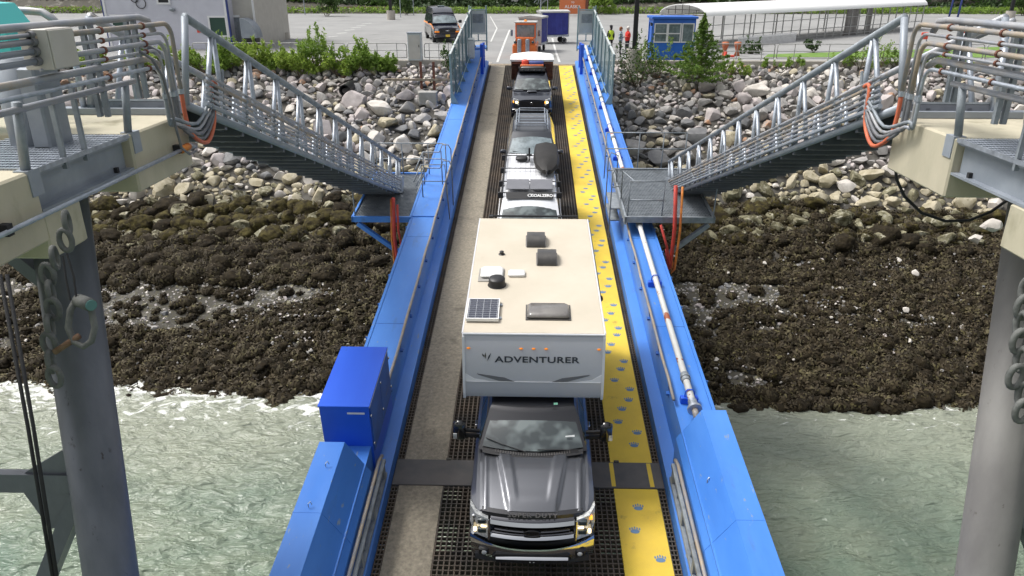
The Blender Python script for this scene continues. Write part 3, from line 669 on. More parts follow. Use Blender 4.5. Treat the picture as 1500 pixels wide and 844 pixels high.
# ================================================================ landing platforms on the ramp
def rail(mb, pts, r=.02):
    mb.tube(pts, r, 6)
for side in (-1, 1):
    sn = 'left' if side < 0 else 'right'
    fr = M_['blue'] if side < 0 else M_['galv_dull']
    T = 1.12 if side < 0 else 1.62; s0, s1 = (20.5, 24.2) if side < 0 else (19.5, 23.4); xo = 5.35 if side < 0 else 5.2; xi = 3.66 if side < 0 else 2.75
    pf = thing('landing_platform', f'grated landing platform with {"blue" if side < 0 else "grey"} frame bracketed off the {sn} girder', 'platform', M=ramp_M(0, s0), group='landing platforms beside the ramp')
    Ls = s1 - s0
    g = MB()
    n_ = int((xo - xi) / .045)
    for i in range(n_): x = xi + i * .045; g.box(*sorted((side*x, side*(x + .012))), 0, Ls, T - .03, T)
    for j in range(int(Ls / .11)): g.box(*sorted((side*xi, side*xo)), j*.11, j*.11 + .012, T - .028, T + .003)
    g.box(*sorted((side*xi, side*xo)), 0, Ls, T - .05, T - .04)
    g.build('grating_deck', M_['galv_dull'], pf)
    g = MB(); 
    for y in (-.06, Ls): g.box(*sorted((side*(xi-.05), side*(xo+.05))), y, y + .06, T - .14, T + .04)
    g.box(*sorted((side*xo, side*(xo + .06))), -.06, Ls + .06, T - .14, T + .04); g.box(*sorted((side*(xi-.06), side*xi)), -.06, Ls + .06, T - .2, T + .03)
    g.build('frame', fr, pf)
    for y in (0, Ls - .1): g = MB(); g.bar((side*3.66, y, T - 1.5), (side*(xo - .1), y, T - .2), .12, .14, (0, 1, 0)); g.build('brace', fr, pf)
    # railings
    hr = M_['galv_dull']
    g = MB()
    if side < 0:
        for z in (1.1, .55): rail(g, [(-5.3, Ls, T + z * .0 + z), (-3.0, Ls, T + z), (-2.9, Ls - .15, T + z)])
        for x in (-5.3, -4.4, -3.5, -2.9): rail(g, [(x, Ls, T), (x, Ls, T + 1.1)])
        g.build('railing', hr, pf, smooth=True); g = MB()
        for z in (1.1, .55): rail(g, [(-3.55, Ls - .9, T + z), (-3.0, Ls - .9, T + z), (-2.9, Ls - .9, T + z + .25), (-2.7, Ls - .9, T + z + .25), (-2.62, Ls - .9, T + z + .1), (-2.62, Ls - .9, .35)]); rail(g, [(-3.55, Ls - .9, T + z), (-3.72, Ls - 1.6, T + z - .35)])
        rail(g, [(-3.55, Ls - .9, T), (-3.55, Ls - .9, T + 1.1)]); rail(g, [(-2.95, Ls - .9, 1.1), (-2.95, Ls - .9, T + 1.15)])
        g.build('railing', hr, pf, smooth=True); g = MB()
        for z in (1.1, .55): rail(g, [(-3.6, .9, T + z - .3), (-3.45, 1.6, T + z), (-2.7, 1.6, T + z), (-2.62, 1.6, .35)])
        rail(g, [(-3.45, 1.6, T), (-3.45, 1.6, T + 1.1)]); rail(g, [(-5.3, 0, T - .2), (-5.3, 0, T + .9)]); g.build('railing', hr, pf, smooth=True)
        g = MB(); g.box(-3.6, -2.88, .1, 2.6, 1.105, 1.13); g.build('step_plate', M_['blue'], pf)
    else:
        for z in (1.1, .55): rail(g, [(2.5, Ls + .5, T + z), (5.15, Ls + .5, T + z)])
        for x in (2.5, 3.6, 4.4, 5.15): rail(g, [(x, Ls + .5, T - .5 if x < 5 else T), (x, Ls + .5, T + 1.1)])
        g.build('railing', hr, pf, smooth=True); g = MB()
        for z in (1.08, .52): rail(g, [(2.78, .03, T + z), (3.75, .03, T + z)])
        for x in (2.78, 3.75): rail(g, [(x, .03, T), (x, .03, T + 1.08)])
        g.build('railing', hr, pf, smooth=True); g = MB()
        for y in (1.3, 2.7):
            rail(g, [(2.72, y, T - .05), (2.72, y, T + .9), (2.5, y, T + 1.0), (2.42, y, T + .8), (2.42, y, .35)]); rail(g, [(2.72, y, T + .45), (2.42, y, T + .4)])
        rail(g, [(2.72, 1.3, T + .9), (2.9, .03, T + 1.08)])
        g.build('railing', hr, pf, smooth=True)
        g = MB(); g.box(2.42, 2.74, 1.35, 2.65, .9, .94); g.box(2.42, 2.74, 1.35, 2.65, 1.28, 1.32); g.build('step', M_['galv_dull'], pf)
        g = MB(); rail(g, [(5.2, 0, T - .1), (5.2, 0, T + 1.0)]); g.build('railing', hr, pf)

# ================================================================ gangways
def gangway(side, X0, X1, label):
    sg = -1 if side < 0 else 1
    A = Vector((0, 9.63, 4.26)); B = Vector((0, 23.9, -.72)); dr = (B - A).normalized(); L_ = (B - A).length
    nrm = Vector((0, -dr.z, dr.y)).normalized() * 1; nrm = Vector((0, -dr.z, dr.y))
    if nrm.z < 0: nrm = -nrm
    M = Matrix(((1, 0, 0), (0, dr.y, nrm.y), (0, dr.z, nrm.z))).to_4x4(); M.translation = Vector((sg*X0, A.y, A.z))
    t = thing('gangway', label, 'gangway', M=M, group='sloping gangways')
    w_ = X1 - X0; H = 1.08
    for k, x in enumerate((0, sg*w_)):
        g = MB(); g.tube([(x, 0, 0), (x, L_, 0)], .052, 10); g.build('top_rail', M_['pipe_grey'] if k else M_['galv_dull'], t, smooth=True)
        g = MB(); g.tube([(x, 0, -H), (x, L_, -H)], .055, 10); g.tube([(x, 0, -H), (x, 0, 0)], .045, 8); g.tube([(x, L_, -H), (x, L_, 0)], .035, 8); g.build('bottom_chord', M_['steel_grey'], t, smooth=True)
        n_ = 12
        for i in range(n_):
            y = (i + .62) * L_ / n_; g = MB()
            g.tube([(x, y - .03, 0), (x, y - .20, -H)], .036, 8); g.tube([(x, y + .03, 0), (x, y + .42, -H)], .036, 8); g.build('truss_strut', M_['galv'], t, smooth=True)
        pass
    g = MB(); g.box(*sorted((sg*.04, sg*(w_ - .04))), 0, L_, -H + .05, -H + .06)
    for j in range(int(L_ / .3)): g.box(*sorted((sg*.04, sg*(w_ - .04))), j*.3, j*.3 + .05, -H + .06, -H + .075)
    g.build('walkway', M_['galv_dull'], t)
    g = MB()
    for j in range(int(L_ / .62)): g.box(*sorted((sg*.03, sg*(w_ - .03))), j*.62, j*.62 + .09, -H - .10, -H + .045); g.box(*sorted((sg*.2, sg*(w_*.55))), j*.62 + .3, j*.62 + .33, -H - .06, -H - .02)
    for x in (.3, .8): g.box(*sorted((sg*x, sg*(x + .05))), 0, L_, -H - .04, -H + .0)
    g.build('cross_beams', M_['steel_pile'], t)
    for i, (z, r, m) in enumerate(((-.62, .018, 'pipe_grey'), (-.70, .024, 'pipe_tan'), (-.775, .018, 'pipe_grey'), (-.845, .024, 'pipe_grey'), (-.915, .018, 'galv'), (-.99, .032, 'steel_grey'))):
        g = MB(); g.tube([(-sg*.09, .35, z), (-sg*.09, L_ - .3, z)], r, 7); g.m = 1
        for y in np.arange(.5, L_, 1.2): g.tube([(-sg*.09, y, z), (-sg*.09, y + .06, z)], r + .010, 7)
        g.build('conduit', [M_[m], M_['galv_dull']], t, angle=40)
    for y in np.arange(1, L_, 2.4):
        g = MB(); g.box(*sorted((-sg*.05, -sg*.03)), y, y + .05, -1.08, -.4); g.build('conduit_clamp', M_['galv_dull'], t)
    g = MB(); g.box(*sorted((-sg*.15, -sg*.02)), L_ - .35, L_ - .05, -1.1, -.55, .01); g.build('end_box', M_['galv'], t)
    g = MB(); g.tube([(sg*.05, L_ + .02, -H - .06), (sg*(w_ - .05), L_ + .02, -H - .06)], .07, 12); g.build('roller', M_['steel_grey'], t, smooth=True)
    return t, M, L_
gl, ML, LG = gangway(-1, 4.3, 5.5, 'steel gangway sloping down from the left pier to the ramp')
gr_, MRt, _ = gangway(1, 4.5, 5.7, 'steel gangway sloping down from the right pier to the ramp')
# hoses hanging at the foot of each gangway
for side, M, hl in ((-1, ML, ((573, 292, 580, 402, 'hose_orange2', 'straight orange hose'), (576, 290, 584, 398, 'hose_red', 'broad red hose'), (582, 300, 590, 372, 'hose_red', 'slack red hose'))),
                    (1, MRt, ((990, 272, 981, 396, 'hose_red', 'broad red hose'), (1000, 274, 987, 400, 'hose_orange2', 'orange hose'), (968, 330, 980, 392, 'hose_red', 'thin red hose')))):
    for i, (xa, ya, xb, yb, m, nm) in enumerate(hl):
        YH = (21.25 if side < 0 else 20.15) - .04*i
        a = at_y(xa, ya, YH); b = at_y(xb, yb, YH); c = b + Vector((-side*.12, .05, .55))
        g = MB(); g.tube([a, a.lerp(b, .5) + Vector((side*.05, -.02, 0)), b + Vector((side*.01, 0, .12)), b + Vector((-side*.08, 0, -.02)), b.lerp(c, .5), c], .055 if 'broad' in nm else .035, 8)
        tag(g.build('hose', M_[m], smooth=True), f'{nm} looping from the {"left" if side < 0 else "right"} gangway foot to the girder', 'hose')
# ================================================================ piers
for side in (-1, 1):
    sn = 'left' if side < 0 else 'right'; X = 4.36 if side < 0 else 4.50; ZT = 3.13
    def bx_(mb, x0, x1, y0, y1, z0, z1, b=0): mb.box(*sorted((side*x0, side*x1)), y0, y1, z0, z1, b)
    pr_ = thing('pier', f'weathered concrete pier head on the {sn} carrying the gangway', 'pier', (side*X, 7, 2.5), group='concrete pier heads')
    g = MB(); bx_(g, X, 6.9, 7.95, 9.35, 2.48, ZT, .02); g.build('cap_beam', M_['concrete'], pr_, world=True)
    g = MB(); bx_(g, X, 8.5, 2.2, 6.28, 2.48, ZT, .02); bx_(g, X + .01, 8.5, 6.27, 6.85, 2.30, 2.74, .02); g.build('cap_beam', M_['concrete'], pr_, world=True)
    g = MB(); bx_(g, 6.9, 12, 6.2, 9.3, 2.2, 3.0, .02); bx_(g, 5.4, 6.95, 6.9, 8.0, 2.3, 3.06, .01); g.build('cap_slab', M_['concrete'], pr_, world=True)
    for y in (6.2, 8.0):
        g = MB(); bx_(g, X - .012, X + .12, y - .02, y + .14, ZT - .22, ZT + .012); g.build('corner_plate', M_['steel_grey'], pr_, world=True)
    # steel beam and grating bridging the gap
    wb = thing('walkway_grating', f'steel grating walkway on an I-beam bridging the gap in the {sn} pier', 'walkway', (side*X, 7, 3), group='grating walkways on the piers')
    y0, y1 = 6.30, 7.93
    g = MB(); bx_(g, X + .02, X + .22, y0, y1 + .1, 2.74, 2.765); bx_(g, X + .10, X + .12, y0, y1, 2.765, 3.07); bx_(g, X + .02, X + .22, y0, y1, 3.07, 3.09); g.build('i_beam', M_['steel_grey'], wb, world=True)
    g = MB(); 
    for i in range(int(1.15 / .035)): x = X + .0 + i * .035; bx_(g, x, x + .008, y0, y1, 3.10, 3.135)
    for j in range(int((y1 - y0) / .10)): bx_(g, X, X + 1.15, y0 + j*.10, y0 + j*.10 + .035, 3.10, 3.14)
    bx_(g, X - .004, X + .006, y0, y1, 3.095, 3.14)
    g.build('grating', M_['galv'], wb, world=True)
    g = MB(); bx_(g, X + .06, X + .10, y1 - .25, y1 - .21, 2.76, 2.82); bx_(g, X + .12, X + .16, y1 - .25, y1 - .21, 2.76, 2.82); g.build('bolt', M_['rubber'], wb, world=True)
    # guard rail with posts
    rl = thing('pier_railing', f'galvanised pipe railing along the inner edge of the {sn} pier', 'railing', (side*X, 7, ZT), group='pier railings')
    xr = X - .02
    pc = [(side*(X - .02), 2.0, 4.30 if side < 0 else 4.28), (side*(X-.02), 8.55, 4.30 if side < 0 else 4.28)]
    g = MB(); g.tube(pc + [(side*(X-.02), 8.75, 4.26), (side*(X-.02), 8.85, 4.14)], .036, 10); g.build('top_rail', M_['pipe_grey'], rl, world=True, smooth=True)
    g = MB(); g.tube([(side*(X-.03), 2.0, 3.86), (side*(X-.03), 8.6, 3.86), (side*(X-.03), 8.8, 3.78)], .036, 10); g.build('mid_rail', M_['pipe_grey'], rl, world=True, smooth=True)
    g = MB(); g.tube([(side*(X-.03), 2.0, 3.66), (side*(X-.03), 8.2, 3.66)], .03, 10); g.build('low_rail', M_['pipe_grey'], rl, world=True, smooth=True)
    posts = ((6.25, 3.72), (8.02, 3.66)) 
    for y, zt in posts:
        g = MB(); g.tube([(side*(X+.05), y, ZT), (side*(X - .02), y, zt)], .042, 8); g.build('post', M_['galv_dull'], rl, world=True, smooth=True)
    for y in ((6.75, 7.1) if side < 0 else (6.9,)):
        g = MB(); g.box(side*(X+.02) - .022, side*(X+.02) + .022, y, y + .035, ZT - .1, 3.75); g.build('post', M_['galv_dull'], rl, world=True)
    for y in ((7.55, 8.4) if side < 0 else (7.35, 8.3)):
        g = MB()
        for dx in (-.05, .03): g.box(side*(X + .03) + dx, side*(X + .03) + dx + .045, y, y + .05, 3.45 if y > 8 else 3.38, 4.30)
        g.build('strut_channel', M_['galv_dull'], rl, world=True)
    # conduits running to the gangway, each turning down into its slack loop
    spec = [(4.215, .027, 'pipe_tan', 8.95, .10), (4.12, .018, 'pipe_grey', 8.80, .16), (4.03, .027, 'pipe_grey' if side < 0 else 'pipe_tan', 8.72, .24), (3.945, .017, 'pipe_grey', 8.58, .3), (3.77, .022, 'galv', 8.52, .36)]
    tails = ['topmost', 'second', 'middle', 'fourth', 'lowest']
    for i, (z, r, m, ye, dz) in enumerate(spec):
        x = side * (X - .10); ys0 = 2.0 if side > 0 or z < 3.9 else 6.55
        co = thing('conduit', f'{tails[i]} of the five conduits running along the {sn} pier railing', 'conduit', (x, 7, z), group='conduits along the pier railings')
        arc = [(x, ye + .17 * math.sin(a), z - .17 + .17 * math.cos(a)) for a in [k * math.pi / 10 for k in range(6)]]
        yb = ye + .17; zb = 3.42
        g = MB(); g.tube([(x, ys0, z)] + arc + [(x, yb, zb)], r, 8); g.build('run', M_[m], co, world=True, smooth=True)
        g = MB(); g.tube([(x, yb, 3.46), (x, yb, 3.40)], r + .010, 8); g.build('fitting', M_['galv'], co, world=True)
        ex = side * (X - .02) if side < 0 else side * (X - .09)
        gy = 10.05 - .0 * i; gzv = 3.44 - i * .07
        dpt = 2.72 + .07 * i
        mid = [(x, yb + .01, 3.1), (x - side*.02, yb + .08, dpt + .16), (x - side*.02, (yb + gy) / 2 , dpt), (x, gy - .10, dpt + .22), (x, gy - .06, gzv - .12), (x, gy, gzv - .02), (x, gy + .12, gzv - .06)]
        sm = []
        P0 = [Vector((x, yb, zb))] + [Vector(q) for q in mid]
        for k in range(len(P0) - 1):
            a, b, c_, d = P0[max(k-1, 0)], P0[k], P0[k+1], P0[min(k+2, len(P0)-1)]
            for tt in (0, .25, .5, .75):
                sm.append(.5 * ((2*b) + (c_ - a)*tt + (2*a - 5*b + 4*c_ - d)*tt*tt + (3*b - a - 3*c_ + d)*tt**3))
        sm.append(P0[-1])
        mm = 'hose_orange' if i == 0 else ['pipe_dark', 'pipe_dark', 'pipe_grey', 'galv_dull'][i-1]
        g = MB(); g.tube(sm, max(r, .022), 8); g.build('slack_loop', M_[mm], co, world=True, smooth=True)
        g = MB()
        for y in ((7.58, 8.42) if side < 0 else (7.38, 8.32)): g = MB(); g.tube([(x, y, z), (x, y + .03, z)], r + .012, 8); g.build('clamp', M_['rust_dark'], co, world=True)
      
    # raked tubular pile
    px, py = (128, 600) if side < 0 else (1478, 600)
    pc_ = at_d(px, py, 9.3); d = CM @ Vector((34, -4700, -1083)); d.normalize()
    top = pc_ - d * 2.95; bot = pc_ + d * 11
    pm = M_['steel_pile'] if side < 0 else M_['steel_pile_light']
    pl = thing('pile', f'{"dark" if side < 0 else "pale grey"} tubular steel pile under the {sn} pier', 'pile', bot, group='tubular steel piles')
    g = MB(); g.tube([top, bot], .325, 36); g.build('shaft', pm, pl, world=True, smooth=True)
    g = MB()
    off = Vector((side*.33, 0, 0)) * 0
    a = pc_ + d * 1.0; 
    g.box(*sorted((a.x + side*.2, a.x + side*5)), a.y - .06, a.y + .06, a.z - .14, a.z + .14)
    g.build('brace', M_['steel_pile'], pl, world=True)
    g = MB(); g.bar(a + Vector((side*.25, 0, -.15)), a + Vector((side*2.6, -.4, -4.6)), .2, .26, (0, 1, 0)); g.build('brace', M_['steel_pile'], pl, world=True)
    g = MB(); q = [a + Vector(v) for v in ((side*.25, -.02, .55), (side*.95, -.02, .12), (side*1.0, -.02, -.18), (side*.8, -.02, -.75), (side*.25, -.02, -.65))]
    g.prism(q, (0, .04, 0)); g.build('gusset', M_['steel_pile'], pl, world=True)
    g = MB(); b0 = pc_ - d * 2.2; g.bar(b0 + Vector((side*.2, 0, -.7)), b0 + Vector((side*1.7, 0, .9)), .16, .2, (0, 1, 0)); g.build('brace', M_['steel_pile'], pl, world=True)
# things on the left pier only
jb = thing('junction_box', 'beige junction box clamped to the left pier railing', 'box', (-4.38, 6.5, 3.9))
g = MB(); a = at_x(80, 103, -4.15); b = at_x(117, 98, -4.15); zt = at_x(78, 42, -4.15).z
g.box(-4.40, -4.15, a.y, b.y, a.z, zt, .006); g.build('housing', M_['cabinet'], jb, world=True)
g = MB(); g.box(-4.148, -4.135, a.y + .01, b.y - .01, a.z + .01, zt - .01, .003); g.build('cover', M_['cabinet'], jb, world=True)
for i, (y_, r) in enumerate(((52, .018), (62, .027), (77, .027), (92, .027))):
    x = -4.27; p = at_x(40, y_, x)
    cc = thing('conduit', ['topmost', 'second', 'third', 'lowest'][i] + ' of four short conduits entering the beige box', 'conduit', (x, 5, p.z), group='conduits entering the beige box')
    e_ = a.y - .02
    g = MB(); g.tube([(x, 2, p.z), (x, e_ , p.z)], r, 10); g.build('run', M_['steel_grey' if i > 1 else 'pipe_grey'], cc, world=True, smooth=True)
    g = MB(); g.tube([(x, e_ - .04, p.z), (x, e_ + .03, p.z)], r + .014, 12); g.build('fitting', M_['pipe_dark'], cc, world=True)
cl = thing('bollard_column', 'fat grey steel column on the left pier behind the conduits', 'column', (-6.0, 7.4, 3.05))
g = MB(); p = at_y(35, 150, 7.4); g.tube([(p.x, 7.4, 3.0), (p.x, 7.4, 3.98)], .2, 24); g.build('drum', M_['steel_grey'], cl, world=True, smooth=True)
g = MB(); g.box(p.x + .12, p.x + .3, 7.2, 7.6, 3.0, 3.9, .02); g.build('side_plate', M_['steel_grey'], cl, world=True)
tq = thing('winch_housing', 'turquoise housing at the left edge behind the grey pipes', 'housing', (-6.8, 8, 3))
g = MB(); p = at_y(0, 40, 7.9); g.prism([(p.x - 2, 7.9, 3.3), (p.x + .06, 7.9, 3.85), (p.x + .04, 7.9, 4.2), (p.x - .12, 7.9, 4.45), (p.x - 2, 7.9, 4.6)], (0, .5, 0)); g.build('housing', M_['turquoise'], tq, world=True)
# fat bent pipe rail behind, upper left
br = thing('bent_rail', 'fat bent pipe railing on the far side of the left pier', 'railing', (-7, 9, 3))
pa = [at_y(x, y, 9.0) for x, y in ((-30, 14), (40, 16), (62, 18), (76, 27), (90, 42))]
g = MB(); g.tube(pa, .045, 10); g.build('top_rail', M_['pipe_grey'], br, world=True, smooth=True)
for x in (18,): p = at_y(x, 16, 9.0); g = MB(); g.tube([p, (p.x, p.y, 3.1)], .05, 8); g.build('post', M_['galv_dull'], br, world=True)
# upper stretch of the left gangway far rail, its cap and stanchions on the pier heads
for side in (-1, 1):
    sn = 'left' if side < 0 else 'right'
    hr_ = thing('stair_railing', f'angled pipe railing on the far side of the {sn} pier head', 'railing', (side*5.6, 9, 3.1), group='far railings of the pier heads')
    g = MB(); 
    if side < 0: q = [at_x(133, 22, -5.6), at_x(150, 34, -5.6), at_x(232, 78, -5.45)]
    else: q = [at_x(1485, 30, 5.95), at_x(1440, 50, 5.85), at_x(1330, 97, 5.7)]
    g.tube(q, .04, 8); g.build('top_rail', M_['pipe_dark' if side < 0 else 'pipe_grey'], hr_, world=True, smooth=True)
    for k, (x_, dx) in enumerate(((5.6, 0), (5.6, .35), (5.6, .8))):
        y = 8.0 + dx * 1.6; g = MB(); g.tube([(side*x_, y, 3.13), (side*(x_ - .02), y + (.25 if k % 2 else 0), 4.1 - dx*.2)], .038, 8); g.build('post', M_['galv'], hr_, world=True, smooth=True)
    g = MB(); g.box(*sorted((side*4.5, side*6.2)), 9.18, 9.34, 3.135, 3.21); g.build('toe_plate', M_['steel_grey'], hr_, world=True)
# conduit strapped under the left edge, and its orange plug
lc = thing('slanting_conduit', 'long pale conduit clipped to the face of the left pier, with orange plug', 'conduit', (-4.3, 7, 2.8))
g = MB(); a = at_x(-20, 355, -4.28); b = at_x(265, 220, -4.28); g.tube([a, b], .024, 8); g.build('run', M_['galv'], lc, world=True, smooth=True)
g = MB(); c_ = at_x(283, 211, -4.28); g.tube([b, b.lerp(c_, .6)], .045, 10); g.build('plug', M_['hose_orange2'], lc, world=True, smooth=True); g = MB(); g.tube([b.lerp(c_, .6), c_ + Vector((0, .05, -.03))], .034, 10); g.build('socket', M_['pipe_grey'], lc, world=True, smooth=True)
for x_, y_ in ((12, 342), (262, 222)): g = MB(); p = at_x(x_, y_, -4.30); g.box(-4.35, -4.27, p.y - .035, p.y + .035, p.z - .02, p.z + .08); g.build('bracket', M_['rubber'], lc, world=True)
ca = MB(); q = [at_x(x, y, -4.2) for x, y in ((205, 76), (222, 86), (238, 112), (248, 145), (257, 185), (266, 217), (278, 226), (288, 220))]; ca.tube(q, .016, 8)
tag(ca.build('cable', M_['pipe_dark'], smooth=True), 'thin dark cable drooping from the left railing to the orange plug', 'cable')
ca = MB(); q = [at_y(x, y, 9.6) for x, y in ((1310, 215), (1313, 262), (1325, 288), (1350, 312), (1385, 324), (1420, 323), (1452, 310), (1480, 290))]; ca.tube(q, .02, 8)
tag(ca.build('cable', M_['rubber'], smooth=True), 'black cable sagging below the right pier head', 'cable')
# chains and shackle
def link(mb, c, a, ax, r=.028, sc_=(1, 1.65)):
    m = MB(); m.torus((0, 0, 0), a, r, 0, 18, 8, sc_); Rz = Matrix.Rotation(ax, 3, 'Z')
    mb.add([Rz @ Vector(p) + Vector(c) for p in m.v], m.f)
mk('chain_grey', (.10, .105, .10), .75, .2, (.17, .175, .165), 8, .35, .65, .3, 40, col3=(.13, .07, .05), sc3=5, lo3=.62, hi3=.72)
mk('chain_rust', (.13, .065, .035), .85, 0, (.2, .13, .08), 9)
ch = thing('anchor_chain', 'heavy grey chain hanging in front of the left pile', 'chain', at_d(95, 320, 6.2), group='heavy chains at the piles')
pts = [(98, 326), (96, 352), (80, 378), (70, 402), (74, 428), (78, 452), (73, 478), (72, 503), (74, 530), (80, 552)]
for i, (x, y) in enumerate(pts):
    g = MB(); link(g, at_d(x, y, 6.2), .052, (i % 2) * 1.35 + .25, .024, (1, 1.75)); g.build('link', M_['chain_grey'], ch, world=True, smooth=True)
sh = thing('shackle', 'bow shackle with rusty pin hanging on the chain by the left pile', 'shackle', at_d(120, 470, 6.15))
g = MB(); c0 = at_d(106, 492, 6.1)
bow = [at_d(x, y, 6.1) for x, y in ((124, 440), (134, 455), (139, 480), (134, 500), (122, 508), (108, 500), (100, 480), (103, 455), (112, 438))]
g.tube(bow, .027, 10); g.build('bow', M_['chain_grey'], sh, world=True, smooth=True)
g = MB(); g.tube([at_d(80, 516, 6.1), at_d(116, 492, 6.1)], .026, 10); g.build('pin', M_['chain_rust'], sh, world=True, smooth=True)
g = MB(); a = at_d(115, 440, 6.1); b = at_d(133, 447, 6.0); g.tube([a, b], .055, 12); g.build('eye', M_['chain_grey'], sh, world=True, smooth=True)
g = MB(); b2 = b + (b - a).normalized() * .012; g.tube([b, b2], .045, 12); g.build('cap', mat('patina', (.09, .2, .19), .7), sh, world=True)
ch = thing('anchor_chain', 'heavy grey chain at the right edge in front of the right pile', 'chain', at_d(1495, 480, 6.2), group='heavy chains at the piles')
for i, (x, y) in enumerate([(1505, 425), (1500, 450), (1497, 475), (1494, 500), (1497, 527), (1488, 552), (1500, 578), (1498, 602)]):
    g = MB(); link(g, at_d(x, y, 6.2), .058, (i % 2) * 1.35 + .2, .027, (1, 1.75)); g.build('link', M_['chain_grey'], ch, world=True, smooth=True)
for i, (xa, ya, xb, yb) in enumerate(((0, 402, 78, 850), (10, 402, 84, 850))):
    g = MB(); g.tube([at_d(xa, ya, 5.2), at_d((xa+xb)/2 + 2, (ya+yb)/2, 5.2), at_d(xb, yb, 5.2)], .013, 6)
    tag(g.build('rope', M_['rubber'], smooth=True), ['outer', 'inner'][i] + ' of two black ropes hanging left of the pile', 'rope')
for i, (pt) in enumerate((((92, 375), (97, 410), (103, 440)), ((98, 372), (108, 405), (112, 438)))):
    g = MB(); g.tube([at_d(x, y, 6.05) for x, y in pt], .008, 6); tag(g.build('cord', M_['rubber']), ['left', 'right'][i] + ' one of two thin black cords tied to the shackle', 'cord')
# ================================================================ vehicles on the ramp (local frame: front at y=0, rear at +y)
def ring_sym(y, pr): return [(x, y, z) for x, z in pr] + [(-x, y, z) for x, z in reversed(pr) if x > 1e-6]
def loft(mb, secs, c0=True, c1=True):
    mb.rings([ring_sym(y, p) for y, p in secs], c0, c1)
def wheel(parent, x, y, r, w_, rim='rim'):
    s = 1 if x > 0 else -1
    g = MB(); prof = [(-.5, .72), (-.5, .93), (-.38, 1), (.38, 1), (.5, .93), (.5, .72)]
    g.rings([[(x + w_*a, y + r*b*math.cos(t), r + r*b*math.sin(t)) for t in [i*2*math.pi/24 for i in range(24)]] for a, b in prof], True, True)
    wl = g.build('wheel', M_['tyre'], parent, angle=40)
    g = MB(); g.rings([[(x + s*w_*a, y + r*b*math.cos(t), r + r*b*math.sin(t)) for t in [i*2*math.pi/20 for i in range(20)]] for a, b in ((.3, .70), (.53, .70), (.53, .62), (.36, .5), (.42, .18), (.46, .0001))], True, False)
    g.build('rim', M_[rim], wl, angle=40)
def inset(a, b, c, d, f=.06, off=.004, th=.006, fb=None):
    a, b, c, d = map(Vector, (a, b, c, d)); cen = (a + b + c + d) / 4; n_ = (b - a).cross(d - a).normalized()
    if n_.dot(Vector((0, 2.5, 1))*0 + (cen - Vector((0, 3, .8)))) < 0: n_ = -n_
    q = [p.lerp(cen, f) + n_ * off for p in (a, b, c, d)]
    return q, n_ * th
def windscreen(mb, bl, tl, bow, n=9, off=.006):
    # bl, tl: half widths and y,z of bottom and top edges, bowed forward by bow
    (wb, yb, zb), (wt, yt, zt) = bl, tl; rows = 5; vs = []; d = Vector((0, zt - zb, -(yt - yb))).normalized() * -off
    nrm = Vector((0, -(zt - zb), (yt - yb))).normalized() * off
    for j in range(rows + 1):
        f = j / rows; w_ = wb + (wt - wb) * f
        for i in range(n + 1):
            u = i / n * 2 - 1; vs.append(Vector((u * w_, yb + (yt - yb) * f - bow * (1 - u*u), zb + (zt - zb) * f + .02 * math.sin(f*3.14))) + nrm)
    mb.add(vs, [(j*(n+1)+i, j*(n+1)+i+1, (j+1)*(n+1)+i+1, (j+1)*(n+1)+i) for j in range(rows) for i in range(n)])
def cabin(parent, paint, yb, zb, wb, yt, zt, wt, yrt, yrb, bow=.10, nside=2, glass='glass_windscreen', roofmat=None):
    """greenhouse: shell with bowed front, windscreen, side and rear glass"""
    n = 9; g = MB(); R0 = []; 
    def ringz(w_, yf, yr, z, bw): return [((i/n*2-1)*w_, yf - bw*(1-(i/n*2-1)**2), z) for i in range(n+1)] + [(w_, (yf+yr)/2, z), (w_*.96, yr, z), (-w_*.96, yr, z), (-w_, (yf+yr)/2, z)]
    g.rings([ringz(wb, yb, yrb, zb, bow), ringz(wt, yt, yrt, zt, bow*.8), ringz(wt*.96, yt + .07, yrt - .06, zt + .045, bow*.7), ringz(wt*.8, yt + .25, yrt - .2, zt + .065, bow*.3)])
    c = g.build('cabin', paint, parent, angle=35)
    g = MB(); windscreen(g, (wb*.93, yb + .02, zb + .04), (wt*.92, yt - .02, zt - .05), bow*.93, off=.012); ws = g.build('windscreen', M_[glass], parent, smooth=True)
    for sx_ in (-1, 1):
        L0, L1 = yb + .12, yrb - .12
        for k in range(nside):
            f0, f1 = k / nside, (k + 1) / nside
            def P(f, top):
                y0_, y1_ = (yt + .02, yrt - .05) if top else (yb + .10, yrb - .1); z = zt - .04 if top else zb + .03; w_ = wt if top else wb
                return (sx_ * (w_ - .004), y0_ + (y1_ - y0_) * f, z)
            q, th = inset(P(f0, 0), P(f1, 0), P(f1, 1), P(f0, 1), .07, .006); g = MB(); g.prism(q, th); g.build('side_window', M_['glass'], parent)
    return c
def wiper(parent, x0, x1, y, z, dz=.03, dy=-.02):
    g = MB(); g.tube([(x0, y, z), ((x0*.4+x1*.6), y + dy*.5, z + dz*.6), (x1, y + dy, z + dz)], .009, 5); g.build('wiper', M_['black'], parent)
def mirror(parent, x, y, z, w_=.10, d=.11, h=.16, mt='black', arm=.9):
    s = 1 if x > 0 else -1; g = MB(); g.bbox(x - w_, x + w_, y - d/2, y + d/2, z - h/2, z + h/2, .03); mm = g.build('mirror', M_[mt], parent, angle=50)
    g = MB(); g.tube([(s*arm, y + .02, z - .05), (x - s*w_*.5, y, z)], .025, 6); g.build('arm', M_['black'], mm)

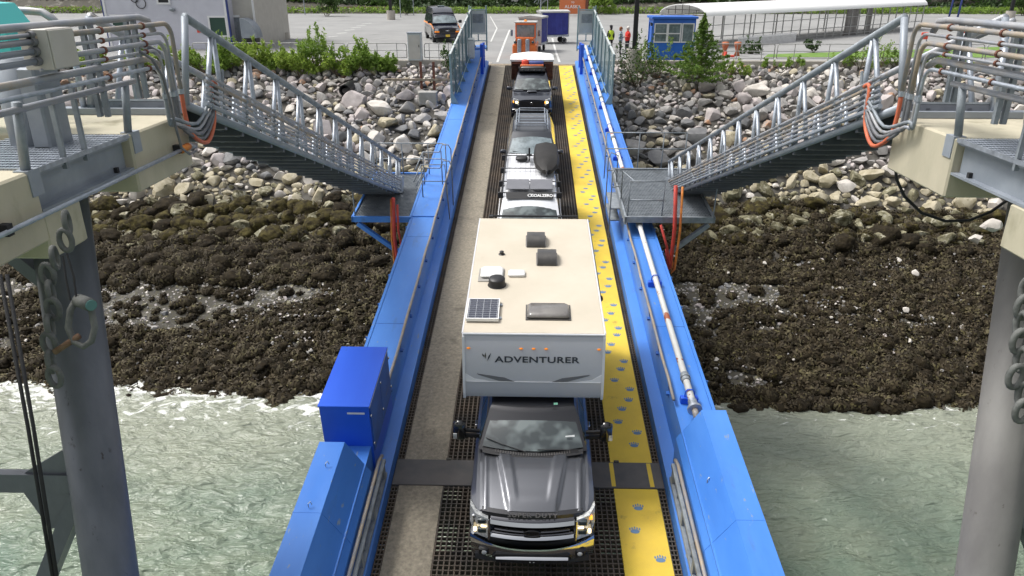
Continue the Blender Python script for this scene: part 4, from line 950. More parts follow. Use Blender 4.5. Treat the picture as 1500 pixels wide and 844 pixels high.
# ---- the big pickup
t = thing('pickup_truck', 'dark grey heavy duty pickup with chrome grille leading the line down the ramp', 'pickup truck', M=ramp_M(.08, 8.38, .02) @ Matrix.Diagonal((1, 1, 1.11, 1)))
g = MB(); paint = M_['truck_grey']
body = [(.16, [(.72,.60),(.92,.66),(.95,.9),(.93,1.16),(.86,1.19),(.3,1.19),(0,1.19)]),
        (.32, [(.72,.55),(.98,.62),(1.0,.9),(.985,1.18),(.90,1.25),(.3,1.25),(0,1.25)]),
        (.60, [(.72,.5),(1.0,.56),(1.02,.9),(1.0,1.22),(.92,1.28),(.3,1.28),(0,1.28)]),
        (1.05, [(.72,.5),(1.0,.56),(1.02,.9),(1.0,1.26),(.93,1.32),(.3,1.32),(0,1.32)]),
        (1.45, [(.72,.45),(1.0,.50),(1.015,.9),(1.0,1.28),(.94,1.345),(.3,1.345),(0,1.345)]),
        (4.3, [(.72,.42),(1.0,.46),(1.015,.9),(1.0,1.30),(.95,1.40),(.3,1.40),(0,1.40)]),
        (6.7, [(.72,.5),(1.0,.55),(1.015,.9),(1.0,1.30),(.95,1.40),(.3,1.40),(0,1.40)])]
loft(g, body); g.build('body', paint, t, angle=28)
# hood with raised centre dome
def hz(x, y):
    f = (y - .17) / 1.15; a = abs(x); base = 1.232 + .145 * (1 - (1 - min(1, f * 1.0)) ** 2.2)
    base -= .02 * (a / .85) ** 2 + .035 * max(0, (a - .68) / .17) ** 2
    e0 = .36 + .22 * f; dome = .042 * max(0, min(1, (e0 + .045 - a) / .05)) 
    e1 = .20 + .16 * f; inner = -.014 * max(0, min(1, (e1 + .03 - a) / .035)) * min(1, max(0, (f - .12) / .2))
    e2 = .70 + .05 * f; sh = .018 * max(0, min(1, (a - e2) / .04))
    return base + (dome + inner) * min(1, f * 4 + .3) + sh
g = MB(); nx_, ny_ = 68, 26; vs = []
for j in range(ny_ + 1):
    y = .17 + 1.17 * j / ny_
    for i in range(nx_ + 1):
        u = i / nx_ * 2 - 1; x = u * (.84 + .06 * j / ny_); yy_ = y - .075 * (1 - u*u) * (1 - j/ny_) + .0 ; yy_ = yy_ - .06 * (1 - u*u) * (j / ny_)
        vs.append((x, yy_, hz(x, y) + .012))
g.add(vs, [(j*(nx_+1)+i, j*(nx_+1)+i+1, (j+1)*(nx_+1)+i+1, (j+1)*(nx_+1)+i) for j in range(ny_) for i in range(nx_)])
hood = g.build('hood', paint, t, smooth=True)
g = MB(); fl = [((i/12*2-1)*.80, .15 - .10*(1-(i/12*2-1)**2), 1.205) for i in range(13)]
g.rings([[(x, y + .05, z - .05), (x, y - .03, z - .045), (x, y - .01, z + .02), (x, y + .06, z + .045)] for x, y, z in fl]); lip = g.build('hood_lip', M_['truck_dark'], t, angle=30)
text('lettering', 'SUPER DUTY', .085, M_['plate'], lip, basis((0, .035, 1.238), (1, 0, 0), (0, .75, .62)), 1.35, .003, .002, sp=1.25)
g = MB(); g.box(-.74, .74, .10, .3, .58, 1.19); g.build('grille_recess', M_['black'], t)
def bowbar(mb, z, h, w_, y0, bow, d=.05, n=12):
    rg = []
    for i in range(n + 1):
        u = i/n*2-1; x = u * w_; y = y0 - bow*(1-u*u)
        rg.append([(x, y + d, z - h/2), (x, y, z - h*.36), (x, y - .014, z - h*.18), (x, y + .022, z + h*.42), (x, y + d, z + h/2)])
    mb.rings(rg)
gl_ = MB()
for z in (1.155, .90): bowbar(gl_, z, .036, .66, .06, .07)
grl = gl_.build('grille', M_['chrome_dark'], t, angle=40)
g = MB()
for k in range(9): 
    z = .86 + k * .036; bowbar(g, z, .008, .62, .10, .06, .02)
for k in range(31): x = -.6 + k * .04; u = x / .66; g.box(x - .003, x + .003, .105 - .06*(1-u*u), .12, .84, 1.16)
g.build('mesh', M_['truck_dark'], grl)
for z, h in ((1.095, .09), (.835, .06)):
    g = MB(); bowbar(g, z, h, .665, .035, .075, .06); g.build('chrome_bar', M_['chrome'], grl, angle=40)
g = MB(); bowbar(g, .965, .035, .60, .05, .07, .04); g.build('chrome_bar', M_['chrome_dark'], grl, angle=40)
for sx_ in (-1, 1):
    g = MB(); g.prism([(sx_*.60, .055, .82), (sx_*.70, .07, .86), (sx_*.70, .07, 1.10), (sx_*.60, .055, 1.13), (sx_*.62, .05, 1.06), (sx_*.655, .055, 1.02), (sx_*.655, .055, .92), (sx_*.61, .05, .87)], (0, .05, 0)); g.build('side_bracket', M_['chrome'], grl, angle=30)
g = MB(); ov = [(.14*math.cos(a), -.052, .965 + .058*math.sin(a)) for a in [i*2*math.pi/28 for i in range(28)]]; g.prism(ov, (0, .03, 0)); em = g.build('badge', M_['truck_dark'], grl, angle=40)
g = MB(); g.torus((0, -.054, .965), .135, .006, 1, 28, 6, (1, .41)); g.build('badge_rim', M_['chrome_dark'], em, smooth=True)
text('lettering', 'Ford', .085, M_['chrome_dark'], em, basis((0, -.056, .963), (1, 0, 0), (0, 0, 1)), 1.1, .002, 0)
# headlights
for sx_ in (-1, 1):
    g = MB(); o = [(.69, .015, .78), (.93, .09, .82), (1.01, .26, .92), (1.0, .30, 1.21), (.90, .10, 1.20), (.70, .03, 1.17)]
    g.prism([(sx_*x, y, z) for x, y, z in o], (0, .1, 0)); hl = g.build('headlight', M_['lens'], t, angle=30)
    for i, (x, y, z, w_, h, m) in enumerate(((.80, .045, 1.10, .07, .045, 'glass'), (.80, .045, .92, .07, .045, 'glass'), (.77, .035, 1.01, .05, .012, 'lamp_on'), (.92, .10, .88, .025, .03, 'lamp_on'), (.93, .12, 1.13, .025, .03, 'amber_lamp' if sx_ > 0 else 'chrome'))):
        g = MB(); g.bbox(sx_*x - w_, sx_*x + w_, y - .018, y + .05, z - h, z + h, .012); g.build('lamp', M_[m], hl, angle=40)
    g = MB(); g.tube([(sx_*.695, .0, .79), (sx_*.695, .015, 1.16)], .016, 6); g.build('lamp_trim', M_['chrome'], hl)
# bumper
g = MB(); n = 16; rg = []
for i in range(n + 1):
    u = i/n*2-1; x = u * 1.0; y = -.04 + .17 * abs(u)**4 - 0
    y = -.09 + .22 * abs(u) ** 3; zt_ = .65 + .12*abs(u)**2
    rg.append([(x, y + .14, .36), (x, y + .03, .37), (x, y - .01, .46), (x, y - .01, zt_ - .06), (x, y + .02, zt_), (x, y + .16, zt_ + .005)])
g.rings(rg); bp_ = g.build('front_bumper', M_['chrome'], t, angle=35)
g = MB(); g.prism([(-.56, -.118, .43), (.56, -.118, .43), (.64, -.105, .53), (.58, -.115, .595), (-.58, -.115, .595), (-.64, -.105, .53)], (0, .1, 0)); g.build('air_intake', M_['black'], bp_)
g = MB(); bowbar(g, .53, .04, .58, -.13, .01, .04); g.build('intake_bar', M_['chrome'], bp_, angle=30)
for sx_ in (-1, 1):
    g = MB(); g.bbox(*sorted((sx_*.70, sx_*.86)), -.08 + .03, .06, .50, .63, .02); fg = g.build('fog_lamp', M_['black'], bp_, angle=40); g = MB(); g.ell((sx_*.77, -.052, .565), (.045, .02, .04)); g.build('lens', M_['lens'], fg, smooth=True)
g = MB(); bowbar(g, .40, .12, .93, .02, .08, .2); g.build('air_dam', M_['black'], t, angle=30)
g = MB(); g.box(-.14, .14, -.135, -.12, .43, .49); g.build('plate_mount', M_['black'], t)
for x in (-.03, .03): g = MB(); g.ell((x, -.138, .463), (.014, .006, .012)); g.build('bolt', M_['lens'], t)
for x, y in ((-.86, .98), (.86, .98), (-.86, 5.0), (.86, 5.0)): wheel(t, x, y, .41, .29)
for sx_ in (-1, 1):
    for yc in (.98, 5.0):
        g = MB(); pts = [(sx_*1.022, yc + .50*math.cos(a), .42 + .50*math.sin(a)) for a in [i*math.pi/12 for i in range(13)]]; g.tube(pts, .028, 6); g.build('wheel_arch', M_['truck_dark'], t, smooth=True)
    g = MB(); g.box(*sorted((sx_*.9, sx_*1.10)), 1.7, 4.2, .36, .42); g.build('running_board', M_['black'], t)
cabin(t, M_['truck_dark'], 1.36, 1.40, .93, 1.93, 1.775, .76, 3.9, 4.2, .13, 3)  # cab near-black, unlike the body: shade under the camper nose put into the paint
g = MB(); vs = []
for i in range(21):
    u = i/20*2-1; vs.append((u*.86, 1.36 - .125*(1-u*u)))
g.rings([[(x, y - .10, 1.392 + .012), (x, y - .10, 1.415), (x, y + .03, 1.432), (x, y + .03, 1.38)] for x, y in vs]); cw = g.build('cowl', M_['black'], t, angle=30)
g = MB()
for i in range(30):
    u = (i - 14.5) / 17; g.box(u*.74 - .008, u*.74 + .008, 1.29 - .125*(1-u*u), 1.36 - .125*(1-u*u), 1.42, 1.432)
g.build('cowl_vent', M_['plate'], cw)
wiper(t, .78, .08, 1.30, 1.452, .03, -.05); wiper(t, -.12, -.80, 1.23, 1.455, .10, .22)
g = MB(); g.box(-.03, .03, 1.80, 1.815, 1.865, 1.9); g.box(.55, .68, 1.42, 1.43, 1.47, 1.49)
st = MB(); st.add([(.56, 1.445, 1.515), (.72, 1.475, 1.515), (.72, 1.53, 1.575), (.56, 1.50, 1.575)], [(0,1,2,3)]); g1 = st.build('windscreen_sticker', M_['plastic_white'], t); 
text('lettering', '9977', .05, M_['letter_dark'], g1, basis((.635, 1.462, 1.543), (1, .15, 0), (0, .65, .75)), 1.0, .002)
st = MB(); st.add([(.60, 1.40, 1.468), (.71, 1.42, 1.468), (.71, 1.455, 1.51), (.60, 1.43, 1.51)], [(0,1,2,3)]); st.build('windscreen_sticker', mat('sticker_green', (.4, .6, .15), .5), t)
st = MB(); st.add([(.36, 1.90, 1.892), (.43, 1.905, 1.892), (.43, 1.93, 1.915), (.36, 1.925, 1.915)], [(0,1,2,3)]); st.build('windscreen_sticker', mat('sticker_mint', (.2, .5, .35), .5), t)
for sx_ in (-1, 1):
    g = MB(); g.bbox(*sorted((sx_*1.17, sx_*1.38)), 1.62, 1.76, 1.34, 1.70, .04); mm = g.build('tow_mirror', M_['black_gloss'], t, angle=50)
    g = MB(); g.box(*sorted((sx_*1.32, sx_*1.385)), 1.61, 1.625, 1.40, 1.50); g.build('mirror_lamp', M_['lens'], mm)
    for z in (1.42, 1.52): g = MB(); g.bar((sx_*.93, 1.72, z - .04), (sx_*1.20, 1.69, z), .05, .05); g.build('arm', M_['black'], mm)
    g = MB(); g.box(*sorted((sx_*1.016, sx_*1.05)), 2.25, 2.4, 1.18, 1.21, .008); g.build('door_handle', M_['chrome'], t)
    g = MB(); g.box(*sorted((sx_*1.018, sx_*1.022)), 1.52, 1.53, .5, 1.35); g.box(*sorted((sx_*1.018, sx_*1.022)), 2.78, 2.79, .5, 1.35); g.build('door_gap', M_['black'], t)

# ---- truck camper carried in its bed
c = thing('truck_camper', 'beige-roofed slide-in camper with wide grey nose riding on the leading pickup', 'camper', M=ramp_M(.08, 8.7, .02))
W = 1.215; g = MB()
prf = [(1.90, 2.08), (1.77, 2.12), (1.73, 2.22), (1.76, 2.45), (1.93, 3.26), (1.97, 3.31), (6.75, 3.31), (6.75, 1.15), (4.3, 1.15), (4.3, 2.08)]
g.prism([(-W, y, z) for y, z in prf], (2*W, 0, 0)); g.build('shell', M_['camper_white'], c, angle=30)
g = MB(); g.box(-W + .01, W - .01, 1.96, 6.75, 3.312, 3.335, .01); g.build('roof', M_['camper_roof'], c)
for sx_ in (-1, 1):
    q = [(1.74, 2.1), (1.715, 2.22), (1.745, 2.46), (1.915, 3.27), (1.96, 3.325)]
    g = MB(); g.rings([[(sx_*(W-.03), y, z), (sx_*(W+.012), y, z), (sx_*(W+.012), y+.06, z), (sx_*(W-.03), y+.06, z)] for y, z in q]); g.build('edge_trim', M_['camper_trim'], c)
    g = MB(); g.tube([(sx_*(W+.005), 1.97, 3.32), (sx_*(W+.005), 6.75, 3.32)], .018, 6); g.build('gutter_trim', M_['camper_trim'], c)
g = MB(); g.tube([(-W, 1.945, 3.318), (W, 1.945, 3.318)], .018, 6); g.build('gutter_trim', M_['camper_trim'], c)
def nose(x, z, o=.004):      # point on the nose face
    if z >= 2.45: y = 1.76 + (z - 2.45) * (.17 / .81)
    elif z >= 2.22: y = 1.73 + (z - 2.22) * (.03 / .23)
    else: y = 1.77 - (z - 2.12) * .4
    return (x, y - o, z)
up = Vector((0, .17, .81)).normalized()
def decal(pts, m, nm='decal', o=.006):
    g = MB(); 
    g.prism([nose(x, z, o) for x, z in pts], (0, .012, 0)); g.build(nm, m, c)
for sx_ in (-1, 1):
    decal([(sx_*1.18, 2.60), (sx_*1.18, 2.46), (sx_*.75, 2.455), (sx_*.85, 2.475), (sx_*1.02, 2.50)], M_['camper_trim'])
    decal([(sx_*.98, 2.60), (sx_*.95, 2.575), (sx_*.60, 2.47), (sx_*.32, 2.455), (sx_*.50, 2.53)], M_['camper_grey'], 'decal', .009)
g = MB(); g.box(-W + .05, W - .05, 1.748, 1.76, 2.452, 2.458); g.build('seam', M_['camper_trim'], c)
text('lettering', 'ADVENTURER', .155, M_['letter_dark'], c, basis(nose(.06, 2.86, .006), (1, 0, 0), up), 1.42, .003, .003, sp=1.06)
for dx, dz, L_, a, m in ((-.80, 2.83, .17, .55, 'letter_dark'), (-.83, 2.87, .12, .95, 'smoke'), (-.845, 2.9, .08, 1.5, 'smoke')):
    p = Vector(nose(dx, dz, .008)); d = Vector((math.cos(a + .6), 0, 0)) + up * math.sin(a + .6); n_ = Vector((-math.sin(a+.6), 0, 0)) + up * math.cos(a+.6)
    g = MB(); g.prism([p, p + d*L_*.5 + n_*.016, p + d*L_, p + d*L_*.5 - n_*.012], (0, .006, 0)); g.build('emblem_stroke', M_[m], c)
for x in (-1.12, -.215, 0, .215, 1.12):
    g = MB(); g.ell(nose(x, 3.06, .0), (.035, .022, .02), 12, 6); g.build('marker_light', M_['amber'], c, smooth=True)
ty = lambda px, py, T=3.35: (lambda q: (q[0] - .08, q[1] - 8.7))(ramp_xs(px, py, T))
for (px, py) in ((785, 352), (801, 378)):       # hooded roof vents
    x, y = ty(px, py, 3.4); g = MB(); rg = []
    for i in range(9):
        a = math.pi * i / 8; rg.append([(x + sx_ * .19, y - .27*math.cos(a), 3.33 + .20*math.sin(a)**.7) for sx_ in (-1, -.6, .6, 1)])
    g.rings(rg, False, False, False)
    for s2 in (-1, 1): g.add([(x + s2*.19, y - .27*math.cos(math.pi*i/8), 3.33 + .20*math.sin(math.pi*i/8)**.7) for i in range(9)], [tuple(range(9))])
    hv = g.build('hooded_vent', M_['smoke'], c, angle=40); g = MB(); g.box(x - .215, x + .215, y - .25, y + .3, 3.33, 3.36, .01); g.build('flange', M_['smoke_light'], hv)
x, y = ty(803, 458, 3.38); g = MB(); g.bbox(x - .375, x + .375, y - .20, y + .26, 3.33, 3.43, .04); hv = g.build('roof_hatch', M_['smoke_light'], c, angle=60)
g = MB(); g.box(x - .40, x + .40, y - .23, y + .29, 3.33, 3.35); g.build('flange', M_['smoke'], hv)
x, y = ty(708, 455, 3.40); g = MB(); g.box(x - .27, x + .27, y - .32, y + .36, 3.375, 3.41); sp_ = g.build('solar_panel', M_['solar'], c)
g = MB()
for i in range(5): u = x - .25 + i * .125; g.box(u - .003, u + .003, y - .31, y + .35, 3.411, 3.414)
for i in range(10): v = y - .30 + i * .0715; g.box(x - .26, x + .26, v - .0025, v + .0025, 3.4112, 3.4145)
g.build('cell_lines', M_['solar_line'], sp_)
g = MB(); g.box(x - .285, x + .285, y - .335, y - .315, 3.36, 3.417); g.box(x - .285, x + .285, y + .355, y + .375, 3.36, 3.417); g.box(x - .285, x - .268, y - .315, y + .355, 3.36, 3.417); g.box(x + .268, x + .285, y - .315, y + .355, 3.36, 3.417); g.build('frame', M_['plastic_white'], sp_)
for dx, dy in ((.31, -.2), (.31, .25)): g = MB(); g.box(x + dx - .03, x + dx + .02, y + dy - .03, y + dy + .03, 3.335, 3.36); g.build('foot', M_['galv'], sp_)
x, y = ty(720, 402, 3.38); g = MB(); g.box(x - .25, x + .25, y - .26, y + .26, 3.335, 3.35); fn = g.build('fan_vent', M_['concrete_grey'], c); g = MB(); g.bbox(x - .21, x + .23, y - .16, y + .24, 3.35, 3.43, .035); g.build('cover', M_['plastic_white'], fn, angle=50)
x, y = ty(757, 401, 3.38); g = MB(); g.bbox(x - .165, x + .165, y - .11, y + .11, 3.335, 3.40, .02); g.build('white_vent', M_['plastic_white'], c, angle=50)
x, y = ty(728, 417, 3.36); g = MB(); g.rings([[(x + r*math.cos(a), y + r*math.sin(a), z) for a in [i*2*math.pi/24 for i in range(24)]] for r, z in ((.18, 3.335), (.16, 3.36), (.155, 3.47), (.135, 3.49), (.05, 3.50))]); g.build('dome', M_['black'], c, angle=40)
x, y = ty(735, 371, 3.38); g = MB(); g.rings([[(x + r*math.cos(a), y + r*math.sin(a), z) for a in [i*2*math.pi/16 for i in range(16)]] for r, z in ((.07, 3.337), (.045, 3.35), (.045, 3.40), (.03, 3.41))]); g.build('dome', M_['black'], c, angle=40)
g = MB(); g.tube([(W + .03, 3.55, 3.12), (W + .03, 6.7, 3.12)], .045, 10); aw = g.build('awning', M_['smoke'], c, smooth=True)
g = MB(); g.tube([(W + .045, 3.5, 3.12), (W + .045, 3.56, 3.12)], .06, 10); g.build('end_cap', M_['black'], aw)
g = MB(); g.tube([(-.95, 6.83, 3.36), (1.0, 6.83, 3.36)], .022, 6); g.box(-1.02, -.93, 6.76, 6.86, 3.33, 3.38); g.box(.55, .62, 6.76, 6.86, 3.33, 3.38); g.build('rear_rack', M_['black'], c)
for sx_ in (-1, 1):
    g = MB(); g.tube([(sx_*1.15, 4.15, 2.1), (sx_*1.15, 4.15, .75)], .028, 8); g.tube([(sx_*1.15, 4.15, .75), (sx_*1.15, 4.15, .70)], .05, 8); g.build('jack_leg', M_['galv'], c, smooth=True)

# ---- white van with roof rack
t = thing('white_van', 'white van with roof rack and two flat solar panels behind the camper', 'van', M=ramp_M(-.02, 18.1, .02))
g = MB(); vw = M_['van_white']
loft(g, [(0, [(.5,.45),(.88,.5),(.92,.75),(.86,.98),(.4,1.02),(0,1.03)]), (.25, [(.5,.35),(.97,.4),(.98,.8),(.93,1.05),(.4,1.10),(0,1.11)]), (.95, [(.5,.35),(.99,.4),(.99,.9),(.95,1.15),(.4,1.22),(0,1.23)]), (1.3, [(.5,.35),(.99,.4),(.99,.9),(.96,1.18),(.4,1.22),(0,1.22)]), (6.15, [(.5,.4),(.98,.45),(.98,.9),(.95,1.18),(.4,1.2),(0,1.2)])]); g.build('body', vw, t, angle=35)
cabin(t, vw, 1.1, 1.19, .93, 1.95, 1.86, .80, 6.0, 6.15, .12, 4)
for sx_ in (-1, 1): mirror(t, sx_*1.12, 1.25, 1.15, .09)
for x, y in ((-.84, .95), (.84, .95), (-.84, 5.0), (.84, 5.0)): wheel(t, x, y, .36, .24)
g = MB(); g.box(-.6, .6, -.02, .03, .55, .9); g.build('grille', M_['black'], t)
g = MB()
for i in range(9): x = -.66 + i * .165; g.box(x - .012, x + .012, 2.25, 5.85, 1.925, 1.94)
g.build('roof_rib', vw, t)
rk = MB()
for sx_ in (-1, 1): rk.tube([(sx_*.80, 2.1, 2.02), (sx_*.80, 5.9, 2.02)], .018, 6)
rack = rk.build('roof_rack', M_['black'], t)
for y in (2.15, 3.05, 4.2, 5.4):
    g = MB(); g.tube([(-.86, y, 1.93), (-.84, y, 2.03), (.84, y, 2.03), (.86, y, 1.93)], .02, 6); g.build('crossbar', M_['black'], rack)
    for sx_ in (-1, 1): g = MB(); g.box(*sorted((sx_*.78, sx_*.93)), y - .035, y + .05, 1.86, 2.04, .01); g.build('clamp', M_['black'], rack)
for x0, x1 in ((-.70, -.015), (.005, .68)):
    g = MB(); g.box(x0, x1, 2.32, 3.12, 2.05, 2.08, .006); g.build('solar_panel', mat('panel_grey', (.12, .12, .135), .3, 0, (.14, .14, .155), 2, coat=.5), t)
g = MB(); g.prism([(-.68, 1.92, 1.93), (.68, 1.92, 1.93), (.70, 2.14, 2.05), (-.70, 2.14, 2.05)], (0, .02, -.01)); fr_ = g.build('wind_deflector', M_['black'], t)
text('lettering', 'GOALZERO', .135, M_['plastic_white'], fr_, basis((.35, 2.00, 2.00), (1, 0, 0), (0, .2, .12)), .9, .003, .004)
g = MB(); g.torus((0, 0, 0), .05, .012, 2, 16, 6); ring = MB(); Mx = basis((-.0, 2.00, 2.005), (1, 0, 0), (0, .2, .12)); ring.add([Mx @ Vector(p) for p in g.v], g.f); ring.build('emblem', M_['plastic_white'], fr_)
text('lettering', 'Z', .2, M_['plastic_white'], t, basis((.12, 1.52, 1.545), (1, 0, 0), (0, .85, .67)), .7, .002)
g = MB(); g.bbox(-.47, -.08, 5.0, 5.3, 1.96, 2.08, .04); tag(g.build('black_bag', M_['black'], None, angle=50), 'small black bag strapped on the white van roof', 'bag').matrix_world = ramp_M(-.02, 18.1, .02)
g = MB(); g.box(-.06, .0, 4.75, 5.5, 2.05, 2.15); g.tube([(-.03, 5.2, 2.1), (-.03, 5.2, 2.36)], .03, 8); g.box(-.12, .06, 5.05, 5.12, 2.15, 2.19); jk = g.build('farm_jack', M_['black'], None); jk.matrix_world = ramp_M(-.02, 18.1, .02); tag(jk, 'black jack mounted upright on the white van rack beside the cargo box', 'jack')
g = MB(); rg = []
for y, w_, h, b in ((4.10, .06, .02, .0), (4.17, .16, .14, 0), (4.50, .36, .24, 0), (5.2, .42, .30, 0), (6.3, .38, .30, 0), (6.42, .33, .22, 0)):
    rg.append([(.52 - w_*.8, y - .0, 2.05), (.52 + w_*.8, y, 2.05), (.52 + w_, y - .02, 2.05 + h*.4), (.52 + w_*.86, y, 2.05 + h*.82), (.52 + w_*.4, y - .04, 2.05 + h), (.52, y - (.22 if y < 4.3 else 0), 2.05 + h*1.06), (.52 - w_*.4, y - .04, 2.05 + h), (.52 - w_*.86, y, 2.05 + h*.82), (.52 - w_, y - .02, 2.05 + h*.4)])
g.rings(rg); b_ = g.build('cargo_box', M_['box_black'], None, angle=25); b_.matrix_world = ramp_M(-.02, 17.6, .02); tag(b_, 'black pointed roof cargo box at the back of the white van', 'cargo box')

def hood_car(t, paint, Wd, L_, zh, zc, yc, cab, rw=.36, hoodrise=.0, name='hood'):
    """lower body and hood; Wd half width, zh hood front height, zc cowl height, yc cowl position"""
    g = MB(); a = Wd
    loft(g, [(.0, [(.5,.42),(a*.84,.48),(a*.88,.7),(a*.84,zh-.10),(a*.4,zh-.03),(0,zh-.02)]),
             (.14, [(.5,.36),(a*.95,.42),(a*.97,.72),(a*.93,zh-.06),(a*.5,zh+.0),(0,zh+.01)]),
             (.5, [(.5,.34),(a*1.0,.40),(a*1.0,.75),(a*.95,zh+.0),(a*.5,zh+.05),(0,zh+.06)]),
             (yc, [(.5,.32),(a,.38),(a,.8),(a*.97,zc-.06),(a*.5,zc-.01),(0,zc)]),
             (L_-.3, [(.5,.34),(a,.40),(a,.8),(a*.96,zc-.04),(a*.5,zc),(0,zc)]),
             (L_, [(.5,.42),(a*.92,.5),(a*.95,.8),(a*.9,zc-.1),(a*.5,zc-.02),(0,zc-.02)])]); g.build('body', paint, t, angle=26)
    for x in (-1, 1):
        for y in (.92, L_ - 1.0): wheel(t, x*(a - .11), y, rw, .23)
        for yc_ in (.92, L_ - 1.0):
            g = MB(); g.tube([(x*(a+.005), yc_ + (rw+.08)*math.cos(q), rw + (rw+.08)*math.sin(q)) for q in [i*math.pi/10 for i in range(11)]], .028, 6); g.build('wheel_arch', M_['black'], t, smooth=True)
# ---- dark grey SUV
t = thing('dark_suv', 'dark grey SUV with silver tubular roof rack between van and far pickup', 'SUV', M=ramp_M(.03, 25.2, .02))
hood_car(t, M_['suv_grey'], .95, 4.8, 1.0, 1.12, 1.25, None)
cabin(t, M_['suv_grey'], 1.15, 1.10, .90, 2.0, 1.66, .73, 4.45, 4.75, .13, 3, glass='glass_light')
g = MB(); g.box(-.55, .55, -.03, .02, .62, .86); g.build('grille', M_['black'], t)
g = MB(); g.box(-.78, .78, -.03, .03, .42, .56, .02); g.build('lower_intake', M_['black'], t)
for sx_ in (-1, 1):
    g = MB(); g.prism([(sx_*.60, -.0, .74), (sx_*.84, .07, .76), (sx_*.88, .22, .9), (sx_*.64, .06, .91)], (0, .06, 0)); g.build('headlight', M_['lens'], t)
    mirror(t, sx_*1.06, 1.35, 1.13, .11, .13, .15, 'suv_grey', .88)
    g = MB(); g.bar((sx_*.28, .2, 1.075), (sx_*.52, 1.15, 1.15), .02, .012); g.build('hood_crease', M_['suv_grey'], t)
wiper(t, .7, .05, 1.12, 1.15, .03, -.02); wiper(t, -.05, -.7, 1.12, 1.15, .05, .05)
st = MB(); st.add([(.56, 1.27, 1.20), (.66, 1.29, 1.20), (.66, 1.34, 1.24), (.56, 1.32, 1.24)], [(0,1,2,3)]); st.build('windscreen_sticker', M_['plastic_white'], t)
g = MB()
for sx_ in (-1, 1): g.tube([(sx_*.60, 2.15, 1.75), (sx_*.60, 2.2, 1.86), (sx_*.60, 4.25, 1.88), (sx_*.60, 4.3, 1.76)], .022, 6); g.tube([(sx_*.50, 2.15, 1.97), (sx_*.50, 4.2, 1.97)], .018, 6)
rk = g.build('roof_rack', M_['galv'], t)
for y in (2.2, 2.55, 2.9, 3.3, 3.7, 4.2):
    g = MB(); g.tube([(-.60, y, 1.88), (.60, y, 1.88)], .016, 6)
    if y in (2.2, 4.2): g.tube([(-.60, y, 1.88), (-.5, y, 1.97), (.5, y, 1.97), (.60, y, 1.88)], .018, 6)
    g.build('crossbar', M_['galv'], rk)
# ---- far pickup with bed camper
t = thing('lifted_pickup', 'lifted dark pickup with headlights on, last in the line near the ramp top', 'pickup truck', M=ramp_M(.02, 33.9, .02))
hood_car(t, M_['tacoma'], .95, 5.3, 1.12, 1.26, 1.3, None, rw=.42)
cabin(t, M_['tacoma'], 1.15, 1.24, .87, 1.9, 1.76, .70, 3.4, 3.6, .12, 2, glass='glass_windscreen')
g = MB(); g.bbox(-.23, .23, .78, 1.02, 1.22, 1.29, .03); g.build('hood_scoop', M_['tacoma'], t, angle=40); g = MB(); g.box(-.19, .19, .765, .785, 1.23, 1.27); g.build('scoop_opening', M_['black'], t)
g = MB(); g.prism([(-.58, -.03, 1.02), (.58, -.03, 1.02), (.44, -.03, .80), (-.44, -.03, .80)], (0, .08, 0)); gr2 = g.build('grille', M_['black'], t)
g = MB(); g.torus((0, -.04, .92), .075, .010, 1, 20, 6, (1, .7)); g.torus((0, -.04, .93), .04, .008, 1, 14, 6, (.6, 1)); g.torus((0, -.042, .945), .06, .008, 1, 14, 6, (1, .35)); g.build('badge', M_['chrome'], gr2)
g = MB(); g.bbox(-.93, .93, -.12, .12, .50, .72, .05); bm_ = g.build('front_bumper', M_['black_gloss'], t, angle=40); g = MB(); g.box(-.5, .5, -.125, -.11, .52, .66); g.build('lower_intake', M_['rubber'], bm_)
for sx_ in (-1, 1):
    g = MB(); g.prism([(sx_*.58, -.04, .86), (sx_*.85, .05, .84), (sx_*.90, .16, 1.02), (sx_*.84, .12, 1.12), (sx_*.62, .0, 1.08)], (0, .07, 0)); hl = g.build('headlight', M_['lens'], t)
    g = MB(); g.ell((sx_*.70, -.02, .98), (.07, .04, .06)); g.build('bulb', M_['lamp_on'] , hl, smooth=True); g = MB(); g.ell((sx_*.84, .07, .98), (.035, .04, .06)) if sx_ < 0 else g.ell((sx_*.62, -.04, .98), (.035, .03, .06)); g.build('bulb', M_['amber_lamp'], hl, smooth=True)
    g = MB(); g.ell((sx_*.72, -.12, .60), (.05, .03, .04)); g.build('fog_lamp', M_['lens'], t, smooth=True)
    mirror(t, sx_*1.08, 1.35, 1.28, .11, .13, .17, 'tacoma', .86)
    for x_ in (.30,): g = MB(); g.box(sx_*x_ - .1, sx_*x_ + .1, 1.02, 1.07, 1.245, 1.262); g.build('washer_vent', M_['black'], t)
g = MB(); g.box(-.48, -.16, 1.27, 1.30, 1.3, 1.32); 
pp = MB(); pp.add([(-.62, 1.235, 1.33), (-.18, 1.165, 1.33), (-.22, 1.30, 1.425), (-.5, 1.36, 1.44)], [(0,1,2,3)]); pp.build('dash_paper', mat('paper_pale', (.55, .6, .45), .6), t)
g = MB(); g.box(-.62, .62, 2.05, 3.35, 1.93, 1.95); 
for x in (-.62, .62): g.box(x - .02, x + .02, 2.0, 3.4, 1.90, 2.06)
for y in (2.0, 3.38): g.box(-.62, .62, y, y + .03, 1.9, 2.06)
rk = g.build('roof_basket', M_['black'], t)
g = MB(); g.tube([(-.6, 1.93, 1.98), (.6, 1.93, 1.98)], .04, 8); g.build('light_bar', M_['black_gloss'], rk); 
for x in (-.42, -.14, .14, .42): g = MB(); g.ell((x, 1.89, 1.98), (.07, .03, .05)); g.build('driving_lamp', M_['black'], rk, smooth=True)
Mt = ramp_M(.02, 33.9, .02)
